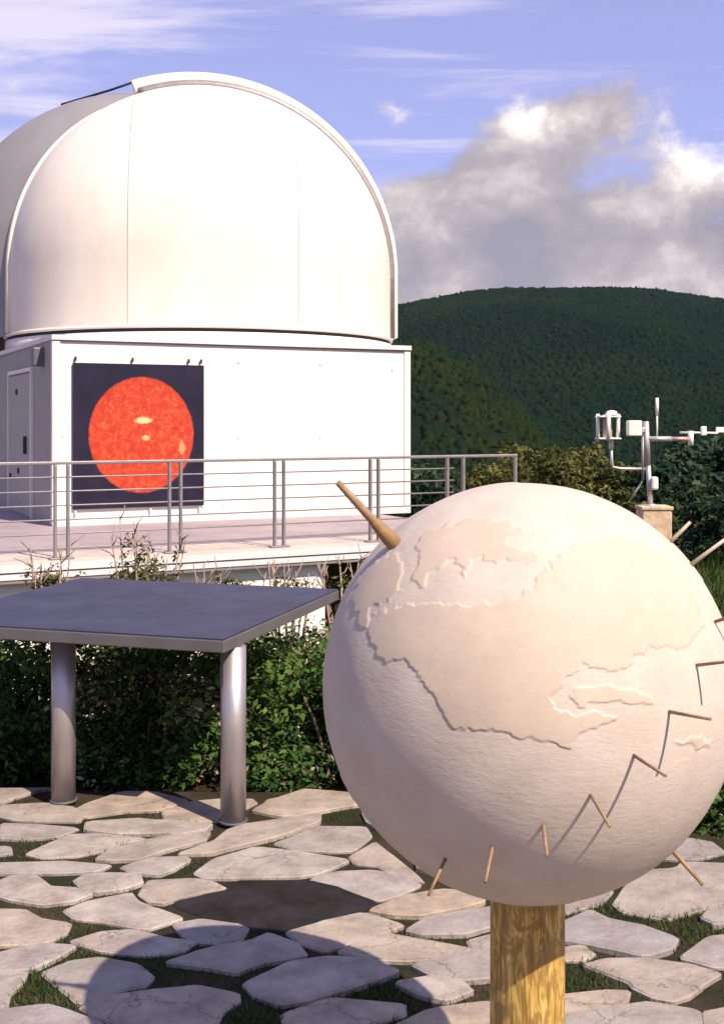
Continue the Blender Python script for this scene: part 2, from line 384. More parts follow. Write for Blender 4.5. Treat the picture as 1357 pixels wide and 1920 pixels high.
# ------------------------------------------------------------------ paving
Z6 = (0, 1470, 3.0156); Z7 = (400, 1470, 2.467); Z8 = (907, 1520, 3.0156); PX = (0, 0, 1.0)
STONES = [
 (Z6, [(0,120),(250,110),(400,130),(470,160),(450,200),(180,195),(90,190),(0,170)]),
 (Z6, [(480,110),(690,45),(860,45),(1070,90),(900,138),(700,146),(490,172),(410,150)]),
 (Z6, [(930,150),(1060,98),(1240,85),(1300,100),(1420,85),(1440,100),(1330,150),(1290,200),(1150,195),(930,182)]),
 (Z6, [(0,220),(180,225),(440,243),(350,285),(150,300),(0,295)]),
 (Z6, [(490,218),(760,205),(890,212),(1190,238),(1160,262),(1030,275),(890,270),(650,268),(490,248)]),
 (Z6, [(160,385),(280,335),(400,288),(560,282),(830,300),(700,320),(600,358),(430,393),(260,400)]),
 (Z6, [(980,292),(1180,275),(1150,310),(930,370),(780,412),(640,422),(555,418),(630,375),(770,332)]),
 (Z6, [(-160,350),(50,352),(60,385),(-160,400)]),
 (Z6, [(-80,452),(330,447),(620,455),(560,478),(350,488),(-80,492)]),
 (Z6, [(700,470),(850,428),(1040,412),(1060,425),(990,470),(900,498),(740,488)]),
 (PX, [(337,1601),(400,1580),(425,1560),(465,1547),(602,1529),(596,1540),(553,1557),(508,1570),(440,1584),(395,1597)]),
 (Z6, [(-60,570),(60,522),(200,517),(250,560),(275,592),(430,592),(510,620),(420,648),(250,668),(90,640),(-40,610)]),
 (Z6, [(425,550),(480,522),(620,514),(785,517),(797,553),(690,583),(545,603),(465,578)]),
 (Z6, [(808,590),(850,547),(1100,537),(1200,560),(1275,582),(1130,606),(1000,636),(930,656),(850,648),(810,620)]),
 (Z6, [(368,710),(480,662),(738,608),(765,660),(875,700),(1030,748),(915,778),(850,806),(780,797),(600,758),(430,743)]),
 (Z6, [(-120,705),(130,712),(230,762),(378,787),(368,838),(260,882),(100,888),(-120,898)]),
 (Z6, [(395,880),(560,842),(740,823),(960,872),(1090,890),(1035,928),(850,952),(700,938),(560,918)]),
 (Z6, [(990,792),(1130,768),(1340,792),(1395,812),(1355,868),(1250,886),(1130,877),(1045,840)]),
 (Z6, [(-70,985),(80,932),(250,908),(415,917),(340,963),(200,1027),(90,1038),(-70,1035)]),
 (Z6, [(-190,1062),(138,1062),(128,1110),(40,1190),(30,1268),(-190,1285)]),
 (Z6, [(245,1060),(400,1003),(560,983),(760,1022),(855,1080),(825,1127),(690,1147),(560,1207),(442,1217),(382,1168)]),
 (Z6, [(465,1250),(620,1203),(900,1163),(1130,1143),(1345,1182),(1335,1220),(1240,1288),(1210,1357),(1100,1420),(760,1428),(640,1330),(540,1288)]),
 (Z6, [(-190,1315),(250,1263),(380,1302),(560,1360),(620,1450),(300,1500),(-190,1480)]),
 (Z7, [(280,268),(380,237),(470,192),(700,197),(722,235),(638,298),(560,302),(380,288)]),
 (Z7, [(-78,408),(0,350),(200,292),(420,317),(628,350),(480,405),(380,418),(100,424),(-40,424)]),
 (Z7, [(645,330),(740,268),(800,312),(945,428),(970,442),(840,412),(760,368),(665,357)]),
 (Z7, [(455,432),(560,403),(740,398),(870,423),(955,460),(860,497),(762,521),(640,497),(540,468)]),
 (Z7, [(725,580),(900,523),(1060,493),(1240,505),(1250,540),(1120,568),(960,602),(820,597)]),
 (Z7, [(345,680),(480,643),(700,598),(875,650),(780,678),(650,718),(520,760),(405,720)]),
 (Z7, [(585,770),(700,713),(800,693),(960,723),(1185,760),(1050,797),(870,806),(680,797)]),
 (Z7, [(905,675),(1000,622),(1290,578),(1380,590),(1370,630),(1290,645),(1150,687),(960,687)]),
 (Z7, [(1175,722),(1290,692),(1390,690),(1400,740),(1290,752),(1200,750)]),
 (Z7, [(925,840),(1120,803),(1290,773),(1420,785),(1420,870),(1290,888),(1150,897),(1000,877)]),
 (Z7, [(855,920),(1000,893),(1140,912),(1195,950),(1080,987),(960,967)]),
 (Z7, [(148,920),(350,832),(520,803),(720,822),(852,870),(720,907),(560,957),(440,987),(310,1007),(200,967)]),
 (Z7, [(-205,822),(-100,792),(0,762),(180,733),(260,698),(380,742),(432,788),(230,817),(110,857),(0,838)]),
 (Z7, [(325,1060),(500,1003),(560,988),(875,1012),(875,1050),(760,1087),(600,1120),(340,1130)]),
 (Z7, [(845,1108),(1000,1042),(1260,1012),(1400,1040),(1380,1140),(1200,1180),(860,1170)]),
 (Z8, [(745,520),(830,392),(930,333),(1060,330),(1100,318),(1130,292),(1357,302),(1480,325),(1440,440),(1320,507),(1200,547),(1030,597),(900,577),(785,557)]),
 (Z8, [(420,650),(600,573),(700,622),(900,662),(1075,722),(1055,778),(900,817),(720,778),(560,738),(420,720)]),
 (Z8, [(440,772),(560,762),(615,800),(560,822),(440,832)]),
 (Z8, [(575,870),(680,842),(900,842),(1180,882),(1335,920),(1200,978),(1150,1037),(1060,1057),(960,1037),(850,988),(825,960)]),
 (Z8, [(1225,610),(1290,563),(1500,540),(1500,620),(1300,638)]),
 (Z8, [(1115,820),(1280,713),(1500,690),(1500,870),(1300,866)]),
 (Z8, [(430,1042),(700,1013),(812,1022),(798,1058),(640,1097),(430,1128)]),
 (Z8, [(430,1160),(700,1123),(950,1093),(1200,1132),(1218,1206),(1180,1300),(430,1300)]),
 (Z8, [(1240,1142),(1500,1090),(1500,1260),(1250,1262)]),
]
DARK_SLAB = (PX, [(430,1647),(580,1646),(645,1662),(712,1690),(655,1716),(592,1738),(500,1746),(420,1730),(312,1690)])

def ground_poly(zc, pts):
    ox, oy, s = zc
    return [tuple(G(ox + x / s, oy + y / s)[:2]) for x, y in pts]
polys = [ground_poly(*t) for t in STONES]
dark_poly = ground_poly(*DARK_SLAB)

def area(p): return 0.5 * sum(p[i][0] * p[(i + 1) % len(p)][1] - p[(i + 1) % len(p)][0] * p[i][1] for i in range(len(p)))
def ccw(p): return p if area(p) > 0 else p[::-1]
def chaikin(p, w=0.2):
    out = []
    for i in range(len(p)):
        a, c = p[i], p[(i + 1) % len(p)]
        out.append((a[0] * (1 - w) + c[0] * w, a[1] * (1 - w) + c[1] * w)); out.append((a[0] * w + c[0] * (1 - w), a[1] * w + c[1] * (1 - w)))
    return out
def pip(P2, poly):
    x, y = P2[:, 0], P2[:, 1]; ins = np.zeros(len(P2), bool); n = len(poly)
    for i in range(n):
        x0, y0 = poly[i]; x1, y1 = poly[(i + 1) % n]
        c = ((y0 > y) != (y1 > y)) & (x < (x1 - x0) * (y - y0) / (y1 - y0 + 1e-12) + x0)
        ins ^= c
    return ins
def edge_dist(P2, poly):
    d = np.full(len(P2), 1e9); n = len(poly)
    for i in range(n):
        a = np.array(poly[i]); c = np.array(poly[(i + 1) % n]); e = c - a
        t = np.clip(((P2 - a) @ e) / (e @ e + 1e-12), 0, 1)
        d = np.minimum(d, np.linalg.norm(P2 - a - t[:, None] * e, axis=1))
    return d

def grow(p, d):
    n = len(p); out = []
    for i in range(n):
        a, q, c = np.array(p[i - 1]), np.array(p[i]), np.array(p[(i + 1) % n])
        n1 = np.array([(q - a)[1], -(q - a)[0]]); n2 = np.array([(c - q)[1], -(c - q)[0]])
        n1 = n1 / (np.linalg.norm(n1) + 1e-9); n2 = n2 / (np.linalg.norm(n2) + 1e-9)
        m_ = n1 + n2; m_ = m_ / max(np.linalg.norm(m_), 0.6)
        out.append(tuple(q + m_ * d * np.array([0.8, 1.25])))
    return out
polys = [chaikin(grow(ccw(p), 0.0155), 0.10) for p in polys]; dark_poly = chaikin(ccw(dark_poly), 0.12)
# filler stones outside the stones one can see singly: clipped cells between neighbours
traced = polys + [dark_poly]
sites_b = []
for p in traced:
    c = np.mean(p, axis=0)
    for i in range(len(p)):
        for t in (0.0, 0.5):
            q = np.array(p[i]) * (1 - t) + np.array(p[(i + 1) % len(p)]) * t
            sites_b.append(q + (c - q) * 0.06)
sites_b = np.array(sites_b)
def far_edge(x): return 5.12 - 0.62 * float(sm(-0.3, 1.4, np.array(x)))
CQ = np.stack([rng.uniform(-3.4, 3.6, 5000), rng.uniform(-0.6, 5.1, 5000)], 1)
okm = CQ[:, 1] < (5.12 - 0.62 * sm(-0.3, 1.4, CQ[:, 0])) - 0.12
for p in traced:
    bb = np.array(p); lo, hi = bb.min(0) - .1, bb.max(0) + .1
    idx = np.where(okm & (CQ > lo).all(1) & (CQ < hi).all(1))[0]
    if len(idx): okm[idx] = ~(pip(CQ[idx], p) | (edge_dist(CQ[idx], p) < 0.08))
cand = []
for q in CQ[okm]:
    if cand and np.min(np.linalg.norm(np.array(cand) - q, axis=1)) < 0.30: continue
    cand.append(q)
fill = []
allsites = np.concatenate([np.array(cand), sites_b])
for i, q in enumerate(cand):
    cell = [(q[0] - .45, q[1] - .45), (q[0] + .45, q[1] - .45), (q[0] + .45, q[1] + .45), (q[0] - .45, q[1] + .45)]
    ds = np.linalg.norm(allsites - q, axis=1); near = np.argsort(ds)[1:60]
    for j in near:
        if ds[j] > 1.0: break
        o = allsites[j]; nrm = o - q; L = np.linalg.norm(nrm); nrm = nrm / L
        off = L / 2 - 0.020
        if j >= len(cand): off = L - 0.035
        new = []
        for k in range(len(cell)):
            a = np.array(cell[k]); c = np.array(cell[(k + 1) % len(cell)])
            da = (a - q) @ nrm - off; dc = (c - q) @ nrm - off
            if da <= 0: new.append(tuple(a))
            if (da < 0) != (dc < 0):
                t = da / (da - dc); new.append(tuple(a + (c - a) * t))
        cell = new
        if len(cell) < 3: break
    if len(cell) >= 3:
        cell = [(x, min(y, far_edge(x))) for x, y in cell]
        if abs(area(cell)) > 0.008: fill.append(chaikin(ccw(cell), 0.2))

def stone_mat(name, cols, rough=0.8):
    m = bpy.data.materials.new(name); m.use_nodes = True
    nt = m.node_tree; b = NB(nt); bs = nt.nodes['Principled BSDF']
    geo = nt.nodes.new('ShaderNodeNewGeometry'); oi = nt.nodes.new('ShaderNodeObjectInfo')
    off = nt.nodes.new('ShaderNodeCombineXYZ'); b.link(b.m('MULTIPLY', oi.outputs['Random'], 37.0), off.inputs[0])
    v = b.vm('ADD', geo.outputs['Position'], off.outputs[0])
    base = b.ramp(oi.outputs['Random'], [(i / (len(cols) - 1), c) for i, c in enumerate(cols)])
    n1 = b.noise(v, 7.0, 7, 0.66)
    c = b.mix(b.ramp(n1, [(0.38, 1.0), (0.62, 0.0)]), base, b.mix(0.75, base, (0.19, 0.155, 0.135)))
    st = b.ramp(b.noise(v, 2.4, 5, 0.6), [(0.60, 0.0), (0.72, 0.55)])
    c = b.mix(st, c, (0.36, 0.24, 0.16))
    sp = b.ramp(b.noise(v, 70, 3, 0.7), [(0.55, 0.0), (0.75, 0.30)])
    c = b.mix(sp, c, (0.22, 0.19, 0.17))
    vo = nt.nodes.new('ShaderNodeTexVoronoi'); vo.feature = 'DISTANCE_TO_EDGE'; vo.inputs['Scale'].default_value = 2.3
    b.link(b.vm('ADD', v, b.vm('MULTIPLY', b.noise(v, 6, 4, 0.6, out=1), (0.25, 0.25, 0.25))), vo.inputs['Vector'])
    crack = b.m('MULTIPLY', b.m('SUBTRACT', 1.0, b.sstep(vo.outputs['Distance'], 0.0, 0.012)), b.sstep(b.noise(v, 1.7, 2), 0.50, 0.60))
    c = b.mix(b.m('MULTIPLY', crack, 0.7), c, (0.10, 0.085, 0.07))
    lich = b.ramp(b.noise(v, 30, 5, 0.75), [(0.60, 0.0), (0.68, 0.5)])
    c = b.mix(b.m('MULTIPLY', lich, b.sstep(b.noise(v, 3.1, 3), 0.5, 0.65)), c, (0.20, 0.20, 0.13))
    b.link(c, bs.inputs['Base Color']); bs.inputs['Roughness'].default_value = rough
    bp = nt.nodes.new('ShaderNodeBump'); bp.inputs['Strength'].default_value = 0.75; bp.inputs['Distance'].default_value = 0.012
    h = b.m('ADD', b.noise(v, 22, 8, 0.7), b.m('MULTIPLY', b.noise(v, 5, 4, 0.5), 1.2))
    b.link(h, bp.inputs['Height']); b.link(bp.outputs[0], bs.inputs['Normal'])
    return m
M_flag = stone_mat('flagstone', [(0.35, 0.305, 0.27), (0.42, 0.35, 0.265), (0.29, 0.27, 0.27), (0.43, 0.335, 0.235), (0.33, 0.30, 0.285), (0.42, 0.375, 0.33), (0.30, 0.27, 0.245), (0.43, 0.395, 0.35)])
M_dark_slab = mat('dark_slab', (0.023, 0.020, 0.024), 0.9, var=0.35, scale=7, bump=0.5, bscale=25, tint=(0.019, 0.019, 0.013), spec=0.08)  # much darker than the flagstones, tone varied by noise

paving = empty('paving', (0, 2.5, 0)); tag(paving, 'irregular pale flagstone paving with grassy joints', None, kind='structure')
def make_stone(poly, top, m, name='flagstone'):
    cx, cy = np.mean(poly, axis=0); n = len(poly)
    tx, ty = random.gauss(0, 0.006), random.gauss(0, 0.006)
    ph = random.random() * 50
    rings = []
    for sc_, z in ((1.0, -0.05), (1.0, top - 0.004), (None, top - 0.001), (None, top)):
        ring = []
        for (x, y) in poly:
            d = math.hypot(x - cx, y - cy)
            ins = 0.0 if sc_ else (0.003 if z < top - 0.001 else 0.007)
            s = 1 - ins / max(d, 0.05)
            jx = mnoise.noise((x * 14 + ph, y * 14, 0)) * 0.010
            X, Y = cx + (x - cx) * s + jx, cy + (y - cy) * s + mnoise.noise((x * 14, y * 14 + ph, 5)) * 0.010
            ring.append((X - cx, Y - cy, z + (X - cx) * tx + (Y - cy) * ty + (mnoise.noise((x * 9, y * 9, ph)) * 0.003 if z > 0 else 0)))
        rings.append(ring)
    V = [p for r in rings for p in r] + [(0, 0, top + random.uniform(0.0, 0.003))]
    Fs = []
    for k in range(3):
        for i in range(n):
            Fs.append((k * n + i, k * n + (i + 1) % n, (k + 1) * n + (i + 1) % n, (k + 1) * n + i))
    for i in range(n): Fs.append((3 * n + i, 3 * n + (i + 1) % n, 4 * n))
    me = bpy.data.meshes.new(name); me.from_pydata(V, [], Fs); me.update()
    o = link(name, me, m); o.parent = paving; o.location = (cx, cy - 2.5, 0)
    return o
for p in polys: make_stone(p, random.uniform(-0.004, 0.006), M_flag)
for p in fill: make_stone(p, random.uniform(-0.005, 0.006), M_flag)
so = make_stone(dark_poly, -0.006, M_dark_slab); so['label'] = 'dark paving slab between the pale stones'
# earth bed that the stones lie in
bed = MB()
bed.prism([(-4.2, -1.5), (4.5, -1.5), (4.5, 4.45), (1.6, 4.5), (0.6, 4.75), (-0.2, 5.1), (-4.2, 5.16)], -0.12, -0.013)
bo = bed.build('joint_earth', mat('joint_earth', (0.036, 0.026, 0.020), 0.95, var=0.45, scale=3.5, bump=0.8, bscale=40, tint=(0.022, 0.034, 0.012), spec=0.1), paving)
bo.location = (0, -2.5, 0)

# grass growing in the joints
def joint_grass():
    N = 190000
    X = rng.uniform(-2.2, 2.6, N); Y = rng.uniform(2.6, 5.0, N)
    pts = np.stack([X, Y], 1)
    keep = np.ones(N, bool)
    for p in polys + fill + [dark_poly]:
        bb = np.array(p); lo, hi = bb.min(0) - .02, bb.max(0) + .02
        idx = np.where(keep & (X > lo[0]) & (X < hi[0]) & (Y > lo[1]) & (Y < hi[1]))[0]
        if len(idx):
            ins = pip(pts[idx], p) & (edge_dist(pts[idx], p) > 0.006)
            keep[idx[ins]] = False
    dens = np.zeros(N)
    for (px, py, s, a) in ((75, 1865, .16, 1.), (1290, 1735, .13, 1.), (1110, 1830, .13, .9), (700, 1868, .13, 1.), (640, 1905, .1, .8), (450, 1800, .12, .6),
                           (330, 1905, .1, .6), (100, 1700, .1, .5), (75, 1590, .1, .5), (140, 1730, .1, .5), (360, 1620, .07, .6), (470, 1895, .1, .8),
                           (560, 1745, .1, .6), (300, 1810, .12, .5), (1100, 1690, .1, .7), (800, 1770, .1, .5), (870, 1900, .12, .6), (210, 1580, .1, .3)):
        g = G(px, py); dens = np.maximum(dens, a * np.exp(-(((X - g.x) / s) ** 2 + ((Y - g.y) / (s * 1.4)) ** 2)))
    nz = np.array([mnoise.noise((x * 3, y * 3, 2.0)) for x, y in zip(X, Y)])
    dens = np.clip(dens * 0.95 + np.clip(nz * 0.5 + 0.10, 0, .4), 0, 1)
    keep &= rng.random(N) < dens
    X, Y = X[keep], Y[keep]; n = len(X); dn = dens[keep]
    h = rng.uniform(0.008, 0.026, n) * (0.55 + dn * 0.75); a = rng.uniform(0, 2 * np.pi, n); w = rng.uniform(0.0015, 0.0035, n)
    lean = rng.normal(0, 0.55, (n, 2)) * h[:, None]
    V = np.zeros((n, 3, 3))
    V[:, 0] = np.stack([X - np.cos(a) * w, Y - np.sin(a) * w, np.full(n, -0.016)], 1)
    V[:, 1] = np.stack([X + np.cos(a) * w, Y + np.sin(a) * w, np.full(n, -0.016)], 1)
    V[:, 2] = np.stack([X + lean[:, 0], Y + lean[:, 1], h - 0.014], 1)
    me = np_mesh('joint_grass', V.reshape(-1, 3), np.arange(n * 3).reshape(-1, 3), 3)
    set_tone(me, rng.random(n), 3)
    o = link('joint_grass', me, M_grass)
    tag(o, 'short grass and moss growing between the flagstones', 'grass', kind='stuff')
joint_grass()

# ------------------------------------------------------------------ terrace
U = Vector((0.899, 0.438, 0)); V_ = Vector((-0.438, 0.899, 0)); ANG = math.atan2(U.y, U.x)
A = Vector((-4.12, 15.7, 0)); WL = 5.38; TZ = 0.19
RU = Vector((0.880, 0.475, 0)).normalized(); RANG = math.atan2(RU.y, RU.x); RN = Vector((RU.y, -RU.x, 0))   # railing line
RP = Vector((-3.60, 11.70, 0))
terr = empty('terrace', (RP.x, RP.y, 0), RANG); tag(terr, 'raised concrete terrace carrying the observatory', None, kind='structure')
def tbox(name, x0, x1, y0, y1, z0, z1, m, par, bevel=0.0):
    return MB().box(((x0 + x1) / 2, (y0 + y1) / 2, (z0 + z1) / 2), (x1 - x0, y1 - y0, z1 - z0), bevel=bevel).build(name, m, par)
tbox('floor_slab', -6, 6.3, -0.22, 14, TZ - 0.16, TZ, M_conc, terr)
tbox('mauve_floor_sheet', -6, 6.25, 0.75, 13.9, TZ, TZ + 0.004, M_floor, terr)  # thin mauve layer on the slab, behind the paler front strip
tbox('edge_strip', -6, 4.15, -0.26, -0.223, TZ - 0.075, TZ - 0.012, M_trim, terr)
tbox('edge_dark_joint', -6, 4.15, -0.245, -0.223, TZ - 0.093, TZ - 0.077, M_rail, terr)  # dark joint between the two pale edge strips
tbox('edge_channel', -6, 4.15, -0.25, -0.223, TZ - 0.150, TZ - 0.095, M_trim, terr)
tbox('lower_channel', -6, 4.15, -0.255, -0.21, TZ - 0.185, TZ - 0.163, M_rail, terr)
tbox('retaining_wall', -6, 3.55, -0.12, 0.3, -1.8, TZ - 0.163, M_plaster, terr)
tbox('shaded_recess_wall', 3.55, 6.2, 0.9, 1.2, -1.8, TZ - 0.163, M_recess, terr)  # backs the gap under the slab, whose shade is put into its colour

# ------------------------------------------------------------------ railing
rail = empty('railing', (RP.x, RP.y, TZ), RANG)
tag(rail, 'grey steel railing with horizontal bars along the terrace edge', 'railing')
def rs(px):                                # distance along the railing line for a photo column
    k = (px - 678.5) / F
    return (k * RP.y - RP.x) / (RU.x - k * RU.y)
S_END = rs(968)
tb = MB().box((S_END / 2 - 1.5, 0, 0.985), (S_END + 3, 0.05, 0.034), bevel=0.008); tb.build('top_rail', M_rail, rail)
S_B = rs(850)
for i in range(6):
    z = 0.985 - 0.145 * (i + 1)
    MB().tube((-3, 0, z), (S_B, 0, z), 0.0085, n=8).build('rail_bar', M_rail, rail)
for pa, pb in ((-80, -58), (104, 128), (318, 339), (515, 532), (694, 709), (838, 868)):
    for px in (pa, pb):
        s_ = rs(px)
        MB().box((s_, 0.0, 0.483), (0.028, 0.050, 0.966), bevel=0.004).build('post', M_rail, rail)
    s0, s1 = rs(pa), rs(pb)
    MB().box(((s0 + s1) / 2, 0, 0.012), (abs(s1 - s0) + 0.12, 0.10, 0.016), bevel=0.003).build('foot_plate', M_rail, rail)
MB().box((S_END - 0.02, 0, 0.483), (0.03, 0.04, 0.966), bevel=0.004).build('post', M_rail, rail)

# ------------------------------------------------------------------ observatory
obs = empty('observatory', (A.x, A.y, TZ), ANG)
tag(obs, 'white observatory with a large round dome on a square base', 'observatory')
WH = 2.54
def ol(x, y):
    v = Vector((x, y, 0)) - A; return (v.dot(U), v.dot(V_))
FOOT = [(0, 0), (WL, 0), ol(0.80, 24.4), ol(-6.2, 24.4), (0, 6.4)]
def inset(poly, d):
    n = len(poly); c = (sum(p[0] for p in poly) / n, sum(p[1] for p in poly) / n)
    return [(p[0] + (p[0] - c[0]) / math.hypot(p[0] - c[0], p[1] - c[1]) * d, p[1] + (p[1] - c[1]) / math.hypot(p[0] - c[0], p[1] - c[1]) * d) for p in poly]
wall = MB().prism(FOOT, 0.0, WH - 0.04).build('wall', M_wall, obs)
for x, y in ((0.0, 0.0), (WL, 0.0)):
    MB().box((x + (0.03 if x < 1 else -0.03), 0.03, WH / 2 - 0.02), (0.11, 0.11, WH - 0.05), bevel=0.015).build('corner_post', M_wall, obs)
tbox('base_plinth', -0.02, WL + 0.02, -0.035, -0.002, 0.0, 0.10, M_trim, obs, 0.004)
MB().prism(inset(FOOT, 0.055), WH - 0.037, WH + 0.03).build('coping', M_trim, obs)
MB().prism(inset(FOOT, 0.03), WH - 0.062, WH - 0.039).build('coping_dark_line', M_rail, obs)  # thin dark band just under the coping
for s_, z in ((2.62, 2.26), (2.62, 1.18), (0.12, 1.22), (3.9, 2.26), (3.9, 1.18), (5.1, 2.2), (1.05, 0.22), (2.4, 0.22), (4.4, 0.2)):
    MB().tube((s_, -0.012, z), (s_, 0.01, z), 0.018, n=10).build('wall_bolt', M_trim, obs)
# shaded side with the door (local x = 0 face, y runs back)
tbox('side_shade_sheet', -0.020, -0.003, 0.12, 6.3, 0.0, WH - 0.065, M_side_shade, obs)  # thin sheet added over the white wall to darken its shaded side
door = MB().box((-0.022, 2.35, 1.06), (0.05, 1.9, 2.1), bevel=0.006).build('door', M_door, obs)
for d in ((1.38,), (3.32,)): MB().box((-0.02, d[0], 1.08), (0.08, 0.06, 2.16), bevel=0.005).build('door_frame', M_trim, obs)
MB().box((-0.02, 2.35, 2.165), (0.08, 2.0, 0.06), bevel=0.005).build('door_frame', M_trim, obs)
MB().box((-0.07, 1.75, 1.06), (0.05, 0.05, 0.26), bevel=0.01).build('handle', M_dark, door)
for y, z in ((2.55, 1.86), (2.4, 0.66), (3.1, 0.55)):
    MB().box((-0.05, y, z), (0.03, 0.10, 0.09), bevel=0.008).build('hinge', M_dark, door)
MB().box((-0.09, 0.62, 2.30), (0.16, 0.16, 0.26), bevel=0.02).build('wall_lamp', mat('lamp_housing', (0.10, 0.10, 0.12), 0.5), obs)

# dome: built round its own centre; local x runs across the view
DC = Vector((-2.79, 20.55, 0)); DR = 3.29; DZ0 = 2.98; DZC = 4.07
EX = Vector((0.991, 0.132, 0)).normalized(); DANG = math.atan2(EX.y, EX.x)
Minv = obs.matrix_basis.inverted()
dome = empty('dome', (0, 0, 0), 0, obs)
loc = (Matrix.Rotation(-ANG, 4, 'Z') @ (DC - A).to_4d()).to_3d()
dome.location = (loc.x, loc.y, -TZ); dome.rotation_euler = (0, 0, DANG - ANG)
SK = DZC - DZ0
def gore(x0, x1, rad, name, m, parent, off=(0, 0, 0), nx=26, nphi=44):
    xs_ = np.clip(np.linspace(x0, x1, nx), -rad * 0.9999, rad * 0.9999)
    # finer towards the poles of the x axis
    V = []; Fs = []
    rows = nphi + 3
    for x in xs_:
        rho = math.sqrt(max(rad * rad - x * x, 1e-8))
        V.append((x + off[0], -rho + off[1], DZ0 + off[2]))
        for k in range(nphi + 1):
            ph = math.pi * k / nphi
            V.append((x + off[0], -rho * math.cos(ph) + off[1], DZC + rho * math.sin(ph) + off[2]))
        V.append((x + off[0], rho + off[1], DZ0 + off[2]))
    for i in range(nx - 1):
        for k in range(rows - 1):
            a0 = i * rows + k
            Fs.append((a0, a0 + rows, a0 + rows + 1, a0 + 1))
    me = np_mesh(name, np.array(V), np.array(Fs), 4)
    o = link(name, me, m, parent, smooth=True)
    sd = o.modifiers.new('thick', 'SOLIDIFY'); sd.thickness = 0.02; sd.offset = -1
    return o
def cosx(a, b_, n): return a
def polar_gore(x0, x1, *a, **k): return gore(x0, x1, *a, **k)
gx = [-DR, -1.09, 1.46, DR]
def gore2(x0, x1, rad, name, m, parent, off=(0, 0, 0), nphi=48):
    t0, t1 = math.acos(max(-1, min(1, x0 / rad))), math.acos(max(-1, min(1, x1 / rad)))
    nx = max(6, int(abs(t0 - t1) / 0.05))
    V = []; Fs = []; rows = nphi + 3
    for j in range(nx + 1):
        t = t0 + (t1 - t0) * j / nx; x = rad * math.cos(t); rho = max(rad * math.sin(t), 0.004)
        V.append((x + off[0], -rho + off[1], DZ0))
        for k in range(nphi + 1):
            ph = math.pi * k / nphi
            V.append((x + off[0], -rho * math.cos(ph) + off[1], DZC + rho * math.sin(ph)))
        V.append((x + off[0], rho + off[1], DZ0))
    for i in range(nx):
        for k in range(rows - 1):
            a0 = i * rows + k; Fs.append((a0, a0 + rows, a0 + rows + 1, a0 + 1))
    me = np_mesh(name, np.array(V), np.array(Fs), 4)
    o = link(name, me, m, parent, smooth=True)
    return o
gap = 0.0035
gore2(-DR, gx[1] - gap, DR, 'dome_panel', M_dome, dome)
gore2(gx[1] + gap, gx[2] - gap, DR, 'dome_panel', M_dome, dome)
gore2(gx[2] + gap, DR, DR, 'dome_panel', M_dome, dome)
gore2(-DR + 0.03, DR - 0.03, DR - 0.03, 'inner_shell', M_trim, dome)
# rear half of the dome, set back to the left
ROFF = (-1.15, 2.10)
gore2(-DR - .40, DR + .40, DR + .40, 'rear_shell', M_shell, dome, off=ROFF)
# base ring under the dome
MB().lathe([(DR - 0.12, DZ0 - 0.26), (DR + 0.02, DZ0 - 0.255), (DR + 0.02, DZ0 - 0.06), (DR - 0.02, DZ0 - 0.05)], 96).build('base_ring', M_trim, dome)
MB().lathe([(DR - 0.05, DZ0 - 0.055), (DR - 0.02, DZ0 - 0.045), (DR - 0.02, DZ0 + 0.0), (DR - 0.06, DZ0 + 0.01)], 96).build('ring_gap', M_dark, dome)
MB().lathe([(DR + 0.012, DZ0 - 0.002), (DR + 0.04, DZ0 + 0.004), (DR + 0.04, DZ0 + 0.035), (DR + 0.004, DZ0 + 0.05)], 96).build('dome_skirt', M_dome, dome)
# sliding shutter over the top, seen edge-on along the right outline
def band(t0, t1, y0, y1, r_in, rise0, rise1, name, m, skirt=False, n=60):
    V = []; Fs = []
    ts = [t0 + (t1 - t0) * i / n for i in range(n + 1)]
    secs = []
    if skirt: secs.append((DR, 0.0, DZ0 + 0.06, rise0))
    for i, t in enumerate(ts):
        secs.append((t, None, None, rise0 + (rise1 - rise0) * (i / n)))
    for sct in secs:
        rise = sct[3]
        for rr_, yy in ((r_in, y0), (DR + rise, y0), (DR + rise, y1), (r_in, y1)):
            if sct[1] is None:
                V.append((rr_ * math.cos(sct[0]), yy, DZC + rr_ * math.sin(sct[0])))
            else:
                V.append((rr_, yy, sct[2]))
    k = len(secs)
    for i in range(k - 1):
        for j in range(4):
            Fs.append((i * 4 + j, i * 4 + (j + 1) % 4, (i + 1) * 4 + (j + 1) % 4, (i + 1) * 4 + j))
    Fs += [(0, 3, 2, 1), ((k - 1) * 4, (k - 1) * 4 + 1, (k - 1) * 4 + 2, (k - 1) * 4 + 3)]
    me = np_mesh(name, np.array(V), np.array(Fs), 4)
    return link(name, me, m, dome)
sh = band(R(0), R(110), -0.62, 0.75, DR - 0.12, 0.07, 0.20, 'shutter', M_dome, skirt=True)
bv = sh.modifiers.new('bevel', 'BEVEL'); bv.width = 0.02; bv.segments = 2; bv.limit_method = 'ANGLE'
band(R(2), R(109), -0.70, -0.625, DR - 0.12, 0.004, 0.022, 'shutter_shadow_track', M_rail, skirt=True)  # track in dark grey; its colour stands for the shadow gap beside the shutter
